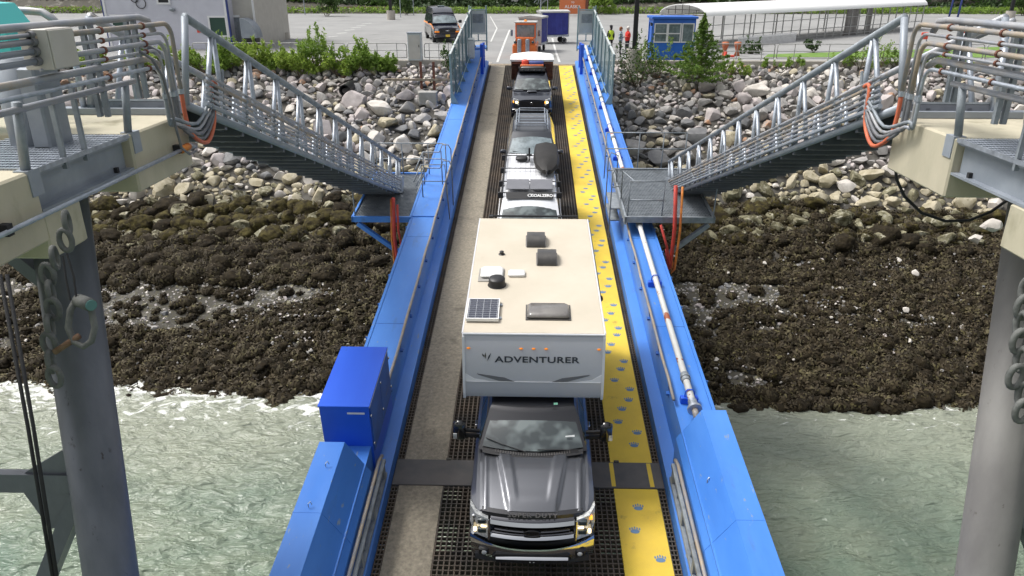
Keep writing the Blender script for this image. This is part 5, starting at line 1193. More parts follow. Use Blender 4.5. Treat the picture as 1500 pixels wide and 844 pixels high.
def load(name, lab, cat, bb, m, bev=.05):
    g = MB(); g.bbox(*bb, bev); o = g.build(name, M_[m], None, angle=50); o.matrix_world = Mt; tag(o, lab, cat)
load('duffel_bag', 'dark duffel bags filling the roof basket of the far pickup', 'bag', (-.58, .58, 2.05, 2.28, 1.95, 2.12), 'smoke', .07)
load('red_canister', 'small red container on the roof load of the far pickup', 'canister', (-.5, -.18, 2.42, 2.66, 1.95, 2.36), 'play_red', .06)
load('blue_cool_box', 'dark blue box on the roof load of the far pickup', 'box', (-.15, .55, 2.42, 2.68, 1.95, 2.27), 'navy_trim', .03)
load('orange_board', 'flat orange traction board on the roof of the far pickup', 'board', (-.57, .55, 2.30, 2.40, 1.96, 2.16), 'orange_paint', .02)
c = thing('pop_up_camper', 'white-roofed camper with dark brown sides in the far pickup bed', 'camper', M=Mt)
g = MB(); g.prism([(-1.02, 3.0, 1.95), (-1.02, 3.55, 1.15), (-1.02, 4.35, 1.15), (-1.02, 4.35, 2.09), (-1.02, 2.85, 2.30), (-1.02, 2.75, 2.1)], (2.04, 0, 0)); g.build('side_wall', M_['rust_dark'], c)
g = MB(); g.rings([[(-1.07, 2.72, 2.22), (1.07, 2.72, 2.22), (1.07, 4.4, 2.10), (-1.07, 4.4, 2.10)], [(-1.07, 2.70, 2.32), (1.07, 2.70, 2.32), (1.07, 4.4, 2.18), (-1.07, 4.4, 2.18)], [(-.95, 2.95, 2.44), (.95, 2.95, 2.44), (.95, 4.3, 2.27), (-.95, 4.3, 2.27)], [(-.2, 3.1, 2.5), (.2, 3.1, 2.5), (.2, 4.45, 2.33), (-.2, 4.45, 2.33)]]); g.build('roof', M_['canopy'], c)
# ================================================================ car park, buildings, people, plants
mk('leaf_light', (.27, .39, .07), .6, 0, (.17, .28, .045), 3, .35, .65, coord='World'); mk('leaf_mid', (.07, .13, .025), .6, 0, (.045, .09, .02), 2, .35, .65, coord='World')
mk('leaf_dark', (.028, .055, .018), .6, 0, (.05, .09, .025), .5, .35, .65, coord='World'); mk('leaf_spruce', (.10, .19, .03), .6, 0, (.20, .30, .05), 2.5, .42, .66, coord='World')
mk('leaf_yellow', (.33, .43, .08), .6, 0, (.22, .33, .05), 3, .35, .65, coord='World'); mk('bark', (.12, .09, .06), .9); mk('cliff', (.17, .17, .17), .9, 0, (.08, .08, .08), .8, .4, .6, .6, 3, coord='World')
for k in ('leaf_light', 'leaf_mid', 'leaf_spruce', 'leaf_yellow'):
    n_ = M_[k].node_tree; b_ = n_.nodes['Principled BSDF']; tl = n_.nodes.new('ShaderNodeBsdfTranslucent'); mx = n_.nodes.new('ShaderNodeMixShader'); mx.inputs[0].default_value = .45
    n_.links.new(b_.inputs['Base Color'].links[0].from_socket, tl.inputs[0]); n_.links.new(b_.outputs[0], mx.inputs[1]); n_.links.new(tl.outputs[0], mx.inputs[2]); n_.links.new(mx.outputs[0], n_.nodes['Material Output'].inputs[0])
lr = np.random.RandomState(5)
def leaves(name, pts, size, m, parent=None, stretch=1.5, down=0):
    """many small leaf faces, one mesh"""
    P = np.array(pts); n = len(P); a = lr.normal(size=(n, 3)); a[:, 2] += down; a /= np.linalg.norm(a, axis=1)[:, None]
    b_ = lr.normal(size=(n, 3)); b_ -= (b_ * a).sum(1)[:, None] * a; b_ /= np.linalg.norm(b_, axis=1)[:, None]
    s = (size * lr.uniform(.6, 1.4, n))[:, None]; V = np.stack([P - a*s*stretch, P + b_*s*.6, P + a*s*stretch, P - b_*s*.6], 1).reshape(-1, 3)
    me = bpy.data.meshes.new(name); me.vertices.add(4*n); me.vertices.foreach_set('co', V.astype('f').ravel()); me.loops.add(4*n); me.loops.foreach_set('vertex_index', np.arange(4*n, dtype='i'))
    me.polygons.add(n); me.polygons.foreach_set('loop_start', np.arange(0, 4*n, 4, dtype='i')); me.materials.append(m); me.update(calc_edges=True)
    o = bpy.data.objects.new(name, me); COL.objects.link(o)
    if parent: o.parent = parent
    return o
def blobpts(n, centers):
    out = []; w_ = np.array([c[3]**2 for c in centers], float); w_ /= w_.sum()
    for c in np.array(centers)[lr.choice(len(centers), n, p=w_)]:
        d = lr.normal(size=3); d /= np.linalg.norm(d); r = c[3] * lr.uniform(.55, 1.05); out.append((c[0] + d[0]*r, c[1] + d[1]*r, c[2] + d[2]*r*.85))
    return out
# hillside beyond the road
pts = []; pts2 = []; cl = Mass()
for _ in range(46000):
    x = lr.uniform(-95, 95); y = 103.5 + lr.exponential(5); z = gz(x, y)
    cf = noise.noise(Vector((x * .06 + 2, 0, y * .05)))
    if cf > .22 and lr.rand() < .9: continue
    h_ = (1.5 + 1.2 * noise.noise(Vector((x * .35, y * .35, 3)))) * lr.uniform(0, 1) ** .5
    (pts if noise.noise(Vector((x * .25, y * .2, 8))) > -.12 else pts2).append((x, y, z + h_ * (1.3 if y > 105 else .4)))
tag(leaves('hillside_foliage', pts, .24, M_['leaf_dark']), 'dark dense foliage covering the hillside beyond the road', 'foliage', kind='stuff')
tag(leaves('hillside_shrubs', pts2, .26, M_['leaf_mid']), 'lighter shrubs mixed over the hillside beyond the road', 'foliage', kind='stuff')
for i in range(240):
    x = lr.uniform(-95, 95); y = 104 + lr.exponential(6)
    if noise.noise(Vector((x * .06 + 2, 0, y * .05))) > .12: cl.add(VR2[i % 10], (x, y, gz(x, y) + .3), lr.uniform(.8, 2.2), rotm(pr), 0)
tag(cl.build('cliff_rock', [M_['cliff']], ang=30), 'bare grey rock showing through the hillside foliage', 'rock', kind='stuff')
vp = [(lr.uniform(-95, 95), 102 + lr.uniform(-1.0, 1.6), lotz(102) + lr.uniform(0, .75)) for _ in range(16000)]
tag(leaves('verge_grass', vp, .14, M_['leaf_light'], stretch=2), 'tall light green grass along the far verge', 'grass', kind='stuff')
# guardrails
def guard(name, lab, x0, x1, ypx, m, n_, posth=.75):
    a, b_ = at_lot(x0, ypx), at_lot(x1, ypx); t = thing(name, lab, 'guardrail', a); g = MB()
    g.bar(a + Vector((0, 0, .62)), b_ + Vector((0, 0, .62)), .08, .3); g.build('beam', m, t, world=True)
    for i in range(n_): p = a.lerp(b_, i / (n_ - 1)); g = MB(); g.box(p.x - .09, p.x + .09, p.y + .05, p.y + .2, p.z, p.z + posth); g.build('post', M_['timber'] if m is M_['wood_rail'] else m, t, world=True)
guard('guardrail', 'long brown timber guardrail along the far left road edge', -30, 585, 19, M_['wood_rail'], 22)
guard('guardrail', 'long grey guardrail along the far right road edge', 862, 1560, 19, M_['rail_grey'], 26)
# pipe barriers on the kerb
def barrier(lab, xa, xb, Yb=48.5, n_=3, grp='pipe barriers along the top of the bank'):
    a = at_y(xa, 80, Yb); b_ = at_y(xb, 80, Yb); z0 = lotz(48.5) + .12; t = thing('pipe_barrier', lab, 'barrier', (a.x, Yb, z0), group=grp)
    X0, X1 = a.x, b_.x; r = .14; g = MB()
    g.tube([(X0, Yb, z0 + .15), (X0, Yb, z0 + 1.0 - r), (X0 + r*.3, Yb, z0 + 1.0 - r*.3), (X0 + r, Yb, z0 + 1.0), (X1 - r, Yb, z0 + 1.0), (X1 - r*.3, Yb, z0 + 1.0 - r*.3), (X1, Yb, z0 + 1.0 - r), (X1, Yb, z0 + .15)], .028, 6); g.tube([(X0, Yb, z0 + .15), (X1, Yb, z0 + .15)], .024, 6); g.build('outer_frame', M_['rail_grey'], t, world=True, smooth=True)
    g = MB(); g.tube([(X0, Yb, z0 + .57), (X1, Yb, z0 + .57)], .022, 6); g.build('mid_rail', M_['rail_grey'], t, world=True)
    for i in range(n_): x = X0 + (X1 - X0) * (i + .5) / n_; g = MB(); g.tube([(x, Yb, z0), (x, Yb, z0 + 1)], .024, 6); g.build('post', M_['rail_grey'], t, world=True)
for xa, xb, lab in ((284, 405, 'pipe barrier in front of the lavender building'), (412, 506, 'pipe barrier just right of the left black lamp post'), (510, 596, 'pipe barrier left of the grey utility cabinet'), (622, 664, 'short pipe barrier between the grey cabinet and the ramp'),
                    (893, 948, 'short pipe barrier beside the three people'), (1024, 1134, 'pipe barrier just right of the blue booth'), (1138, 1290, 'pipe barrier in front of the covered walkway'), (1294, 1440, 'pipe barrier behind the right gangway head'), (1444, 1560, 'pipe barrier at the right edge by the play area')):
    barrier(lab, xa, xb)
# utility cabinet
p = at_y(609, 88, 48.3); t = thing('utility_cabinet', 'tall grey utility cabinet on the kerb between two pipe barriers', 'cabinet', (p.x, 48.3, lotz(48.5) + .12))
g = MB(); g.bbox(-.42, .42, -.3, .35, 0, 1.62, .02); g.build('housing', M_['gate_light'], t, angle=40); g = MB(); g.box(-.45, .45, -.34, .38, 1.62, 1.67); g.build('lid', M_['galv'], t); g = MB(); g.box(-.36, .36, -.315, -.305, .1, 1.52); dd = g.build('door', M_['cabinet'], t); g = MB(); g.box(.26, .30, -.33, -.315, .8, .95); g.build('handle', M_['black'], dd)
# lamp posts
def lamp(lab, px, py, hb, wb, Y=None, r=.09, H=8, dark=True):
    p = at_lot(px, py) if Y is None else at_y(px, py, Y)
    t = thing('lamp_post', lab, 'lamp post', p, group='black lamp posts on concrete bases'); g = MB()
    g.tube([(0, 0, -.1), (0, 0, hb)], wb, 20); g.build('concrete_base', M_['concrete_kerb'], t, angle=40)
    g = MB(); g.box(-wb*.55, wb*.55, -wb*.55, wb*.55, hb, hb + .05); g.build('foot_plate', M_['black'], t)
    g = MB(); g.box(-r, r, -r, r, hb, hb + H); g.build('pole', M_['black'], t)
    g = MB(); g.bbox(-.3, .3, -.9, 0, hb + H, hb + H + .15, .03); g.build('lamp_head', M_['black'], t)
lamp('black lamp post on a round concrete base left of the car park markings', 416, 58, .55, .40, r=.13)
lamp('black lamp post carrying a blue sign in the middle of the far car park', 573, 29, 1.0, .48, r=.15)
lamp('black lamp post on a tall concrete base right of the ramp head', 927, 108, 1.45, .48, Y=47.4, r=.13)
lamp('black lamp post beyond the right pier conduits', 1478, 30, 1.0, .5, r=.15)
def sign(lab, px, py, w_, h, zb, mface, mpost, txt=None, name='road_sign'):
    p = at_lot(px, py); t = thing(name, lab, 'sign', p); g = MB(); g.tube([(0, 0, 0), (0, 0, zb + h)], .05, 6); g.build('post', mpost, t); g = MB(); g.box(-w_/2, w_/2, -.08, -.05, zb, zb + h); f = g.build('sign_face', mface, t); return t, f
sign('small white road sign on a thin post near the far verge', 606, 22, .8, .9, 2.0, M_['white_paint'], M_['galv']); sign('blue sign board on a thin post in the far car park', 587, 26, 2.2, 1.2, 2.45, M_['booth_blue'], M_['galv'])
g = MB(); 
for x_, lab in ((447, 'thin grey pole near the timber guardrail'), (802, 'thin grey pole left of the orange sign')): p = at_lot(x_, 22); g = MB(); g.tube([p, p + Vector((0, 0, 6))], .06, 6); tag(g.build('pole', M_['galv']), lab, 'pole')
# orange welcome sign
p = at_lot(839, 23.5); t = thing('welcome_sign', 'large orange welcome sign with white lettering at the back of the car park', 'sign', p); g = MB(); g.box(-1.65, 1.5, -.1, .1, .25, 3.6); f = g.build('board', M_['sign_orange'], t); g = MB(); g.box(1.5, 1.85, -.2, .2, 0, 3.9); g.build('post', M_['rust_dark'], t); g = MB(); g.box(-1.2, -1.0, -.08, .08, 0, .25); g.build('post', M_['rust_dark'], t)
for s_, z, sz in (('WELCOME', 2.0, .46), ('TO', 1.55, .26), ('ALASKA', 1.05, .5)): text('lettering', s_, sz, M_['plastic_white'], f, basis((-.05, -.11, z), (1, 0, 0), (0, 0, 1)), 1.0, .01, .008, sp=1.1)
# metal sculpture
p = at_lot(792, 21); t = thing('metal_sculpture', 'spiky grey metal sculpture beside the road left of the orange sign', 'sculpture', p); g = MB(); g.tube([(0, 0, 0), (0, 0, 3)], .09, 6); g.build('mast', M_['galv'], t); g = MB()
for i in range(26): a = lr.uniform(0, 6.28); g.tube([(0, 0, lr.uniform(1, 3)), (1.5*math.cos(a)*lr.uniform(.4, 1), .5*math.sin(a), lr.uniform(1.2, 3.6))], .03, 4)
g.build('spikes', M_['galv_dull'], t)

# building at the left
Yb = 56.0; k0 = at_y(161, 60, Yb).x; k1 = at_y(338, 60, Yb).x; z0 = lotz(Yb) - .1
t = thing('office_building', 'lavender grey clapboard building with white and navy trim on the left', 'building', (k0, Yb, z0)); g = MB(); g.box(k0, k1, Yb, Yb + 9, z0, z0 + 7); g.build('wall', M_['siding'], t, world=True)
g = MB(); 
for i in range(38): z = z0 + .2 + i * .18; g.box(k0, k1, Yb - .012, Yb, z, z + .02)
g.build('clapboards', M_['siding'], t, world=True)
for x, m in ((k0, 'trim_white'), (k1 - .16, 'trim_white')): g = MB(); g.box(x, x + .16, Yb - .05, Yb - .014, z0, z0 + 7); g.build('corner_board', M_[m], t, world=True)
for x in (k0 - .1, k1 + .0): g = MB(); g.box(x, x + .12, Yb - .04, Yb + .1, z0, z0 + 7); g.build('corner_board', M_['navy_trim'], t, world=True)
def window(x0, x1, y0, y1, m, nm='window'):
    a = at_y(x0, y1, Yb - .06); b_ = at_y(x1, y0, Yb - .06); g = MB(); g.box(a.x, b_.x, Yb - .02, Yb - .001, a.z, b_.z); w_ = g.build(nm, M_[m], t, world=True); g = MB()
    for q in ((a.x - .12, a.x), (b_.x, b_.x + .12)): g.box(q[0], q[1], Yb - .07, Yb - .01, a.z - .12, b_.z + .12)
    for q in ((a.z - .12, a.z), (b_.z, b_.z + .12)): g.box(a.x, b_.x, Yb - .07, Yb - .01, q[0], q[1])
    g2 = g.build('frame', M_['trim_white'], w_); g2.matrix_world = Matrix(); 
    g2.data.transform(Matrix.Translation((-k0, -Yb, -z0)))
window(232, 245, -8, 4, 'black'); window(310, 329, 26, 52, 'green_glass'); window(166, 186, 24, 40, 'green_glass')
g = MB(); q = at_y(291, 45, Yb - .04); g.box(q.x - .12, q.x + .12, Yb - .04, Yb - .015, q.z - .14, q.z + .14); g.build('warning_plate', M_['play_red'], t, world=True)
g = MB(); q = at_y(252, 14, Yb - .2); g.ell((q.x, Yb - .2, q.z), (.22, .2, .14)); g.build('wall_lamp', M_['galv_dull'], t, world=True, smooth=True)
g = MB(); q = at_y(206, 5, Yb - .1); g.torus((q.x, Yb - .08, q.z), .35, .03, 1, 18, 5); g.torus((q.x - .4, Yb - .08, q.z + .35), .28, .03, 1, 18, 5); g.build('hung_cable', M_['black'], t, world=True)
k2 = at_y(378, 60, Yb + 1.2).x; g = MB(); g.box(k1, k2, Yb + 1.2, Yb + 9, z0, z0 + 7); g.build('side_wall', M_['cabinet'], t, world=True); g = MB(); g.box(k2 - .12, k2 + .02, Yb + 1.12, Yb + 1.19, z0, z0 + 7); g.build('corner_board', M_['trim_white'], t, world=True)
g = MB(); q = at_y(346, 60, Yb + 1.1); g.box(q.x - .35, q.x + .4, Yb + 1.12, Yb + 1.18, z0, z0 + 2.25); dr_ = g.build('door', M_['galv_dull'], t, world=True); g = MB(); g.box(q.x - .5 - k0, q.x - .35 - k0, 1.05, 1.19, 0, 2.4); g.box(q.x - .35 - k0, q.x + .5 - k0, 1.05, 1.19, 2.25, 2.4); g.build('frame', M_['trim_white'], dr_)
q = at_y(367, 42, Yb + .3); d_ = thing('vent_hood', 'curved grey sheet metal hood standing by the building corner', 'vent', (q.x, Yb + .3, z0)); g = MB()
rg = [[(x_, .0 + 1.1*math.cos(a) , .9 + 1.35*math.sin(a)) for a in [i*math.pi/2/8 for i in range(9)]] + [(x_, 0, .9)] for x_ in (-.65, .65)]; g.rings([[(p_[1]*1.0 - .5, p_[0], p_[2]) for p_ in r_] for r_ in rg]); g.build('hood', M_['steel_grey'], d_, angle=30); g = MB(); g.box(-.45, .45, -.4, .4, 0, .9); g.build('opening', M_['black'], d_)

# shuttle van
p = at_lot(656, 63.5); t = thing('shuttle_van', 'black high-roof passenger van with orange stripe parked in the car park', 'van', M=Matrix.Translation(p) @ Matrix.Rotation(math.atan(LS), 4, 'X') @ Matrix.Rotation(R(15), 4, 'Z') @ Matrix.Scale(1.06, 4))
hood_car(t, M_['navy'], 1.0, 5.7, 1.12, 1.35, 1.15, None, rw=.37)
cabin(t, M_['navy'], 1.0, 1.33, .95, 1.75, 1.95, .82, 5.5, 5.65, .12, 3, glass='glass_light')
g = MB(); g.rings([ring_sym(y, q) for y, q in ((1.75, [(.80, 2.0), (.7, 2.05), (0, 2.08)]), (2.4, [(.86, 2.0), (.74, 2.35), (0, 2.42)]), (5.5, [(.86, 2.0), (.74, 2.35), (0, 2.42)]))]); g.build('raised_roof', M_['navy'], t, angle=30)
g = MB(); g.bbox(-.25, .25, 2.6, 3.3, 2.4, 2.52, .04); g.build('roof_vent', M_['glass_light'], t)
for sx_ in (-1, 1):
    g = MB(); 
    for y0_, y1_, z_ in ((.15, 1.3, 1.02), (1.3, 5.6, 1.20)): g.prism([(sx_*1.006, y0_, z_ - (.0 if y0_ > 1 else .06)), (sx_*1.006, y1_, 1.20), (sx_*1.006, y1_, 1.30), (sx_*1.006, y0_, z_ + (.10 if y0_ > 1 else .02))], (sx_*.008, 0, 0))
    g.build('orange_stripe', M_['amber'], t); g = MB(); g.box(*sorted((sx_*1.004, sx_*1.012)), 1.4, 5.2, .48, 1.0); g.build('side_panel', M_['asphalt'], t)
    mirror(t, sx_*1.17, 1.15, 1.45, .12, .12, .22, 'black', .9)
    g = MB(); g.bbox(*sorted((sx_*.66, sx_*.9)), -.04, .05, .88, 1.0, .02); g.build('headlight', M_['lens'], t); g = MB(); g.bbox(*sorted((sx_*.60, sx_*.95)), -.04, .05, .76, .86, .02); g.build('turn_signal', M_['amber'], t)
g = MB(); g.box(-.56, .56, -.05, .03, .76, 1.0); gg = g.build('grille', M_['black'], t); g = MB(); g.box(-.14, .14, -.065, -.05, .865, .90); g.box(-.06, .06, -.065, -.05, .845, .92); g.build('badge', M_['chrome'], gg)
g = MB(); g.bbox(-.98, .98, -.12, .08, .4, .68, .05); bb = g.build('front_bumper', M_['navy'], t, angle=40); g = MB(); g.box(-.16, .16, -.135, -.12, .46, .62); g.build('number_plate', M_['yellow'], bb)

# orange baggage tractor and carts
p = at_lot(768, 86.5); t = thing('baggage_tractor', 'orange baggage tractor with upright cab standing at the ramp head', 'tractor', M=Matrix.Translation(p) @ Matrix.Rotation(R(-3), 4, 'Z') @ Matrix.Diagonal((1, 1, .9, 1)))
g = MB(); g.bbox(-.78, .78, .0, 3.0, .32, 1.0, .06); g.prism([(-.72, .05, .9), (-.55, .03, 1.42), (.55, .03, 1.42), (.72, .05, .9)], (0, 1.0, 0)); g.build('body', M_['orange_paint'], t, angle=40)
for x in (-.33, .2): g = MB(); g.bbox(x - .13, x + .13, -.09, .06, .4, 1.38, .05); g.build('exhaust_guard', M_['galv'], t, angle=40)
for x in (-.6, .55): g = MB(); g.ell((x, .0, 1.15), (.10, .05, .10)); g.build('headlight', M_['glass'], t, smooth=True)
g = MB()
for x in (-.66, .60): g.box(x, x + .08, .95, 1.05, 1.35, 2.35); g.box(x, x + .08, 2.3, 2.4, 1.0, 2.35)
g.box(-.66, .68, .93, 1.05, 2.28, 2.40); g.box(-.66, .68, .93, 1.05, 1.34, 1.44); cb_ = g.build('cab_frame', M_['orange_paint'], t)
g = MB(); g.box(-.58, .60, .97, .99, 1.44, 2.28); g.build('windscreen', M_['glass_light'], cb_); g = MB(); g.torus((.28, 1.3, 1.75), .2, .02, 1, 18, 6); g.build('steering_wheel', M_['black'], cb_)
g = MB(); g.bbox(-.74, .76, .9, 2.6, 2.40, 2.50, .03); g.build('cab_roof', M_['tarp_grey'], t); g = MB(); g.ell((0, 1.1, 2.55), (.1, .1, .09)); g.build('beacon', M_['amber'], t)
g = MB(); g.box(.66, .70, 1.1, 2.3, 1.0, 2.3); g.build('side_panel', M_['galv'], t)
for s2 in (-1, 1): g = MB(); g.bbox(*sorted((s2*.82, s2*.98)), .95, 1.0, 1.5, 1.95, .02); g.build('mirror', M_['chrome'], t)
for x, y in ((-.66, .65), (.66, .65), (-.68, 2.4), (.68, 2.4)): wheel(t, x, y, .36, .22, 'black')
def cart(lab, M):
    t = thing('baggage_cart', lab, 'cart', M=M, group='covered baggage carts'); g = MB(); g.box(-.8, .8, 0, 2.2, .5, .62); g.build('bed', M_['galv'], t)
    g = MB(); g.box(-.85, .85, -.05, 2.25, 2.25, 2.36); g.prism([(-.85, -.05, 2.36), (.85, -.05, 2.36), (0, -.05, 2.46)], (0, 2.3, 0)); g.build('roof', M_['tarp_grey'], t)
    g = MB()
    for x in (-.8, .74):
        for y in (0, 2.14): g.box(x, x + .06, y, y + .06, .6, 2.26)
    g.build('frame', M_['tarp_grey'], t); g = MB()
    for s2 in (-1, 1):
        g = MB(); x = .79*s2; n = 16; g.rings([[(x + .02*math.sin(i*2.2)*s2, .08 + 2.05*i/n, z) for i in range(n+1)] for z in (.66, 2.24)], False, False, False); g.build('curtain', M_['tarp_blue'], t)
    g = MB(); g = MB(); g.box(-.78, .78, .01, .03, .65, 2.25); g.build('end_panel', M_['tarp_grey'], t)
    for x, y in ((-.62, .35), (.62, .35), (-.62, 1.85), (.62, 1.85)): wheel(t, x, y, .22, .14)
q = Matrix.Translation(p + Vector((.35, 3.9, .06))) @ Matrix.Rotation(R(-12), 4, 'Z'); cart('covered cart with blue curtains hitched right behind the orange tractor', q)
p2 = at_lot(790, 62); cart('broadside covered cart with a wide blue curtain, second behind the tractor', Matrix.Translation(p2) @ Matrix.Rotation(R(-78), 4, 'Z') @ Matrix.Translation((.8, -.2, 0)))

# blue ticket booth
p = at_y(984, 89, 48.9); z0 = lotz(48.9); t = thing('ticket_booth', 'blue booth with white framed windows on the kerb right of the ramp', 'booth', (p.x, 48.9, z0)); W2, H2 = 1.32, 2.55
g = MB(); g.box(-W2, W2, 0, 1.9, 0, 1.15); g.box(-W2, W2, 0, 1.9, 2.3, H2)
for x in (-W2, W2 - .1):
    for y in (0, 1.8): g.box(x, x + .1, y, y + .1, 1.15, 2.3)
g.build('wall', M_['booth_blue'], t); g = MB(); g.bbox(-W2 - .12, W2 + .1, -.15, 2.05, H2, H2 + .14, .02); g.build('roof', M_['booth_blue'], t)
g = MB(); g.box(-W2 + .12, W2 - .12, 1.85, 1.86, 1.15, 2.3); g.build('back_window', M_['glass_light'], t)
for x0, x1 in ((-1.22, -.42), (-.38, .42), (.50, 1.22)):
    g = MB(); g.box(x0, x1, .02, .03, 1.2, 2.28); w_ = g.build('window', M_['glass_light'], t); g = MB()
    for a, b_ in ((x0 - .02, x0 + .05), (x1 - .05, x1 + .02)): g.box(a, b_, -.03, .02, 1.15, 2.3)
    for a, b_ in ((1.15, 1.22), (2.24, 2.3)) + (((1.66, 1.72),) if x0 < .4 else ()): g.box(x0 + .05, x1 - .05, -.03, .02, a, b_)
    g.build('frame', M_['trim_white'], w_)
    if x0 < .4:
        g = MB(); g.box(x0 + .12, x0 + .2, .04, .3, 1.3, 2.1); g.box(x1 - .25, x1 - .1, .04, .2, 1.25, 1.6); g.build('interior_item', M_['smoke'], w_)
g = MB(); g.box(-W2 - .02, -W2, .3, 1.2, .05, 2.1); g.build('door', M_['booth_blue'], t)
# covered walkway
A = at_y(1030, 24, 57.5); A.z = 2.45; dv = Vector((23.4, 17.5, 0)).normalized(); nv = Vector((-dv.y, dv.x, 0)); Lw = 31.0
t = thing('covered_walkway', 'long walkway under a white vaulted canopy right of the booth', 'canopy', (A.x, A.y, lotz(A.y))); Wc = 4.1
g = MB(); rg = []
for k in range(2):
    base = A + dv * (Lw * k) + Vector((0, 0, .26 * k * 1.2)); o_u = [base + nv * (Wc/2 + (Wc/2 + .25)*-math.cos(a)) + Vector((0, 0, .75*math.sin(a))) for a in [i*math.pi/14 for i in range(15)]]
    rg.append(o_u + [q - Vector((0, 0, .06)) for q in reversed(o_u)])
g.rings(rg); g.build('vaulted_roof', M_['canopy'], t, world=True, angle=40)
g = MB(); g.tube([A, A + nv*Wc], .05, 6)
for i in range(1, 6): q = A + nv * Wc * i / 6; g.tube([q, q + Vector((0, 0, .75*math.sin(math.pi*i/6)))], .03, 5)
g.tube([A + Vector((0, 0, .35)) + nv*.4, A + Vector((0, 0, .35)) + nv*(Wc-.4)], .03, 5); g.build('end_truss', M_['smoke'], t, world=True)
for i in range(27):
    f_ = i / 26; q = A + dv * Lw * f_; zg = lotz(q.y); g = MB(); g.box(q.x - .035, q.x + .035, q.y - .035, q.y + .035, zg, A.z + .3*f_); g.build('post', M_['rail_grey'], t, world=True)
    if i % 3 == 0: q2 = q + nv * Wc; g = MB(); g.box(q2.x - .05, q2.x + .05, q2.y - .05, q2.y + .05, lotz(q2.y), A.z + .3*f_); g.build('post', M_['rail_grey'], t, world=True)
for h, w_ in ((1.55, .05), (.75, .06), (.2, .05)):
    g = MB(); g.bar(A + Vector((0, -.03, lotz(A.y) + h - A.z)), A + dv*Lw + Vector((0, -.03, lotz((A + dv*Lw).y) + h - A.z)), .04, w_); g.build('rail', M_['rail_grey'], t, world=True)
for f0, f1 in ((.60, .66), (.70, .73)): g = MB(); a = A + dv*Lw*f0 + nv*.2; b_ = A + dv*Lw*f1 + nv*.2; g.prism([(a.x, a.y, lotz(a.y)), (b_.x, b_.y, lotz(b_.y)), (b_.x, b_.y, 2.6), (a.x, a.y, 2.6)], nv*.05); g.build('dark_screen', M_['smoke_light'], t, world=True)
g = MB(); q0 = A + dv*3 + nv*-1.0; q1 = A + dv*10 + nv*-1.0; t2 = thing('picket_fence', 'low white picket fence in front of the covered walkway', 'fence', (q0.x, q0.y, lotz(q0.y)))
for i in range(46): q = q0.lerp(q1, i/45); g.box(q.x - .03, q.x + .03, q.y, q.y + .03, lotz(q.y), lotz(q.y) + .75)
g.build('pickets', M_['trim_white'], t2, world=True); g = MB(); g.bar(q0 + Vector((0, 0, lotz(q0.y) + .6 - q0.z)), q1 + Vector((0, 0, lotz(q1.y) + .6 - q1.z)), .03, .06); g.build('rail', M_['trim_white'], t2, world=True)
for x_, lab in ((1388, 'left'), (1400, 'right')):
    p = at_lot(x_, 33 if x_ < 1395 else 36); g = MB(); g.tube([p, p + Vector((.25, 0, 5))], .10, 8); tag(g.build('blue_post', M_['navy_trim'], smooth=True), f'slim dark blue post, {lab} one of the pair beyond the right pier', 'post')
# lawn and planting
g = MB(); a = [at_lot(x, y) for x, y in ((1120, 84.0), (1560, 85), (1560, 66), (1340, 73), (1125, 80))]; g.add([(q.x, max(q.y, 48.8), lotz(max(q.y, 48.8)) + .02) for q in a], [(0, 1, 2, 3, 4)]); tag(g.build('lawn', M_['lawn']), kind='structure')
def bush(name, lab, px, py, Y, w_, h, n_, size, m, nb=8, grp=None, zofs=0, cat='bush', p=None):
    if p is None: p = at_y(px, py, Y); p.z = max(gz(p.x, Y), -9) + zofs if Y < 48.6 else lotz(Y)
    t = thing(name, lab, cat, p, group=grp); cs = []
    for i in range(nb): q = Vector((lr.uniform(-.5, .5)*w_, lr.uniform(-.3, .3)*w_*.6, h * lr.uniform(.25, .85))); cs.append((q.x, q.y, q.z, lr.uniform(.18, .34)*min(w_, h)))
    bp2 = blobpts(n_, cs)
    for k in range(int(4 + w_ * 4)):
        c = cs[int(lr.randint(len(cs)))]; a = lr.uniform(0, 6.28); L_ = h * lr.uniform(.2, .5); dx_, dy_ = .3*math.cos(a), .3*math.sin(a)
        for u in np.linspace(0, 1, int(14 + 8*L_)): bp2.append((c[0] + dx_*u*L_ + lr.normal()*.04, c[1] + dy_*u*L_ + lr.normal()*.04, c[2] + c[3]*.6 + u*L_))
    leaves('foliage', bp2, size, m, t)
    g = MB()
    for c in cs: g.tube([(c[0]*.15, c[1]*.15, 0), (c[0]*.6, c[1]*.6, c[2]*.55), (c[0], c[1], c[2])], [.03, .02, .01], 5)
    g.build('stems', M_['bark'], t)
bl = [(300, 92, 2.4, 1.8), (335, 88, 2.8, 2.3), (372, 95, 2.6, 1.9), (405, 92, 2.2, 1.4), (438, 93, 2.4, 1.9), (462, 88, 2.6, 2.5), (497, 97, 2.2, 1.4), (527, 94, 2.0, 2.0), (548, 103, 2.0, 1.2), (565, 90, 1.4, 1.1)]
desc = ['leftmost bush of the green row behind the left gangway', 'tall bush against the lavender building', 'bush left of the lamp post base', 'low bush right below the left lamp post', 'rounded bush in the middle of the green row', 'tallest bush in the middle of the green row', 'low bush just right of the tallest one', 'upright bush in front of the car park dashes', 'low bush spilling over the stones', 'thin bush at the right end of the green row']
for (px, py, w_, h), ds in zip(bl, desc): bush('leafy_bush', ds, px, py, 47.0 + lr.uniform(-.5, .5), w_, h*.8, 1500, .075, M_[['leaf_light', 'leaf_yellow', 'leaf_light'][int(lr.randint(3))]], 11, 'light green bushes on the bank left of the ramp', 0.0)
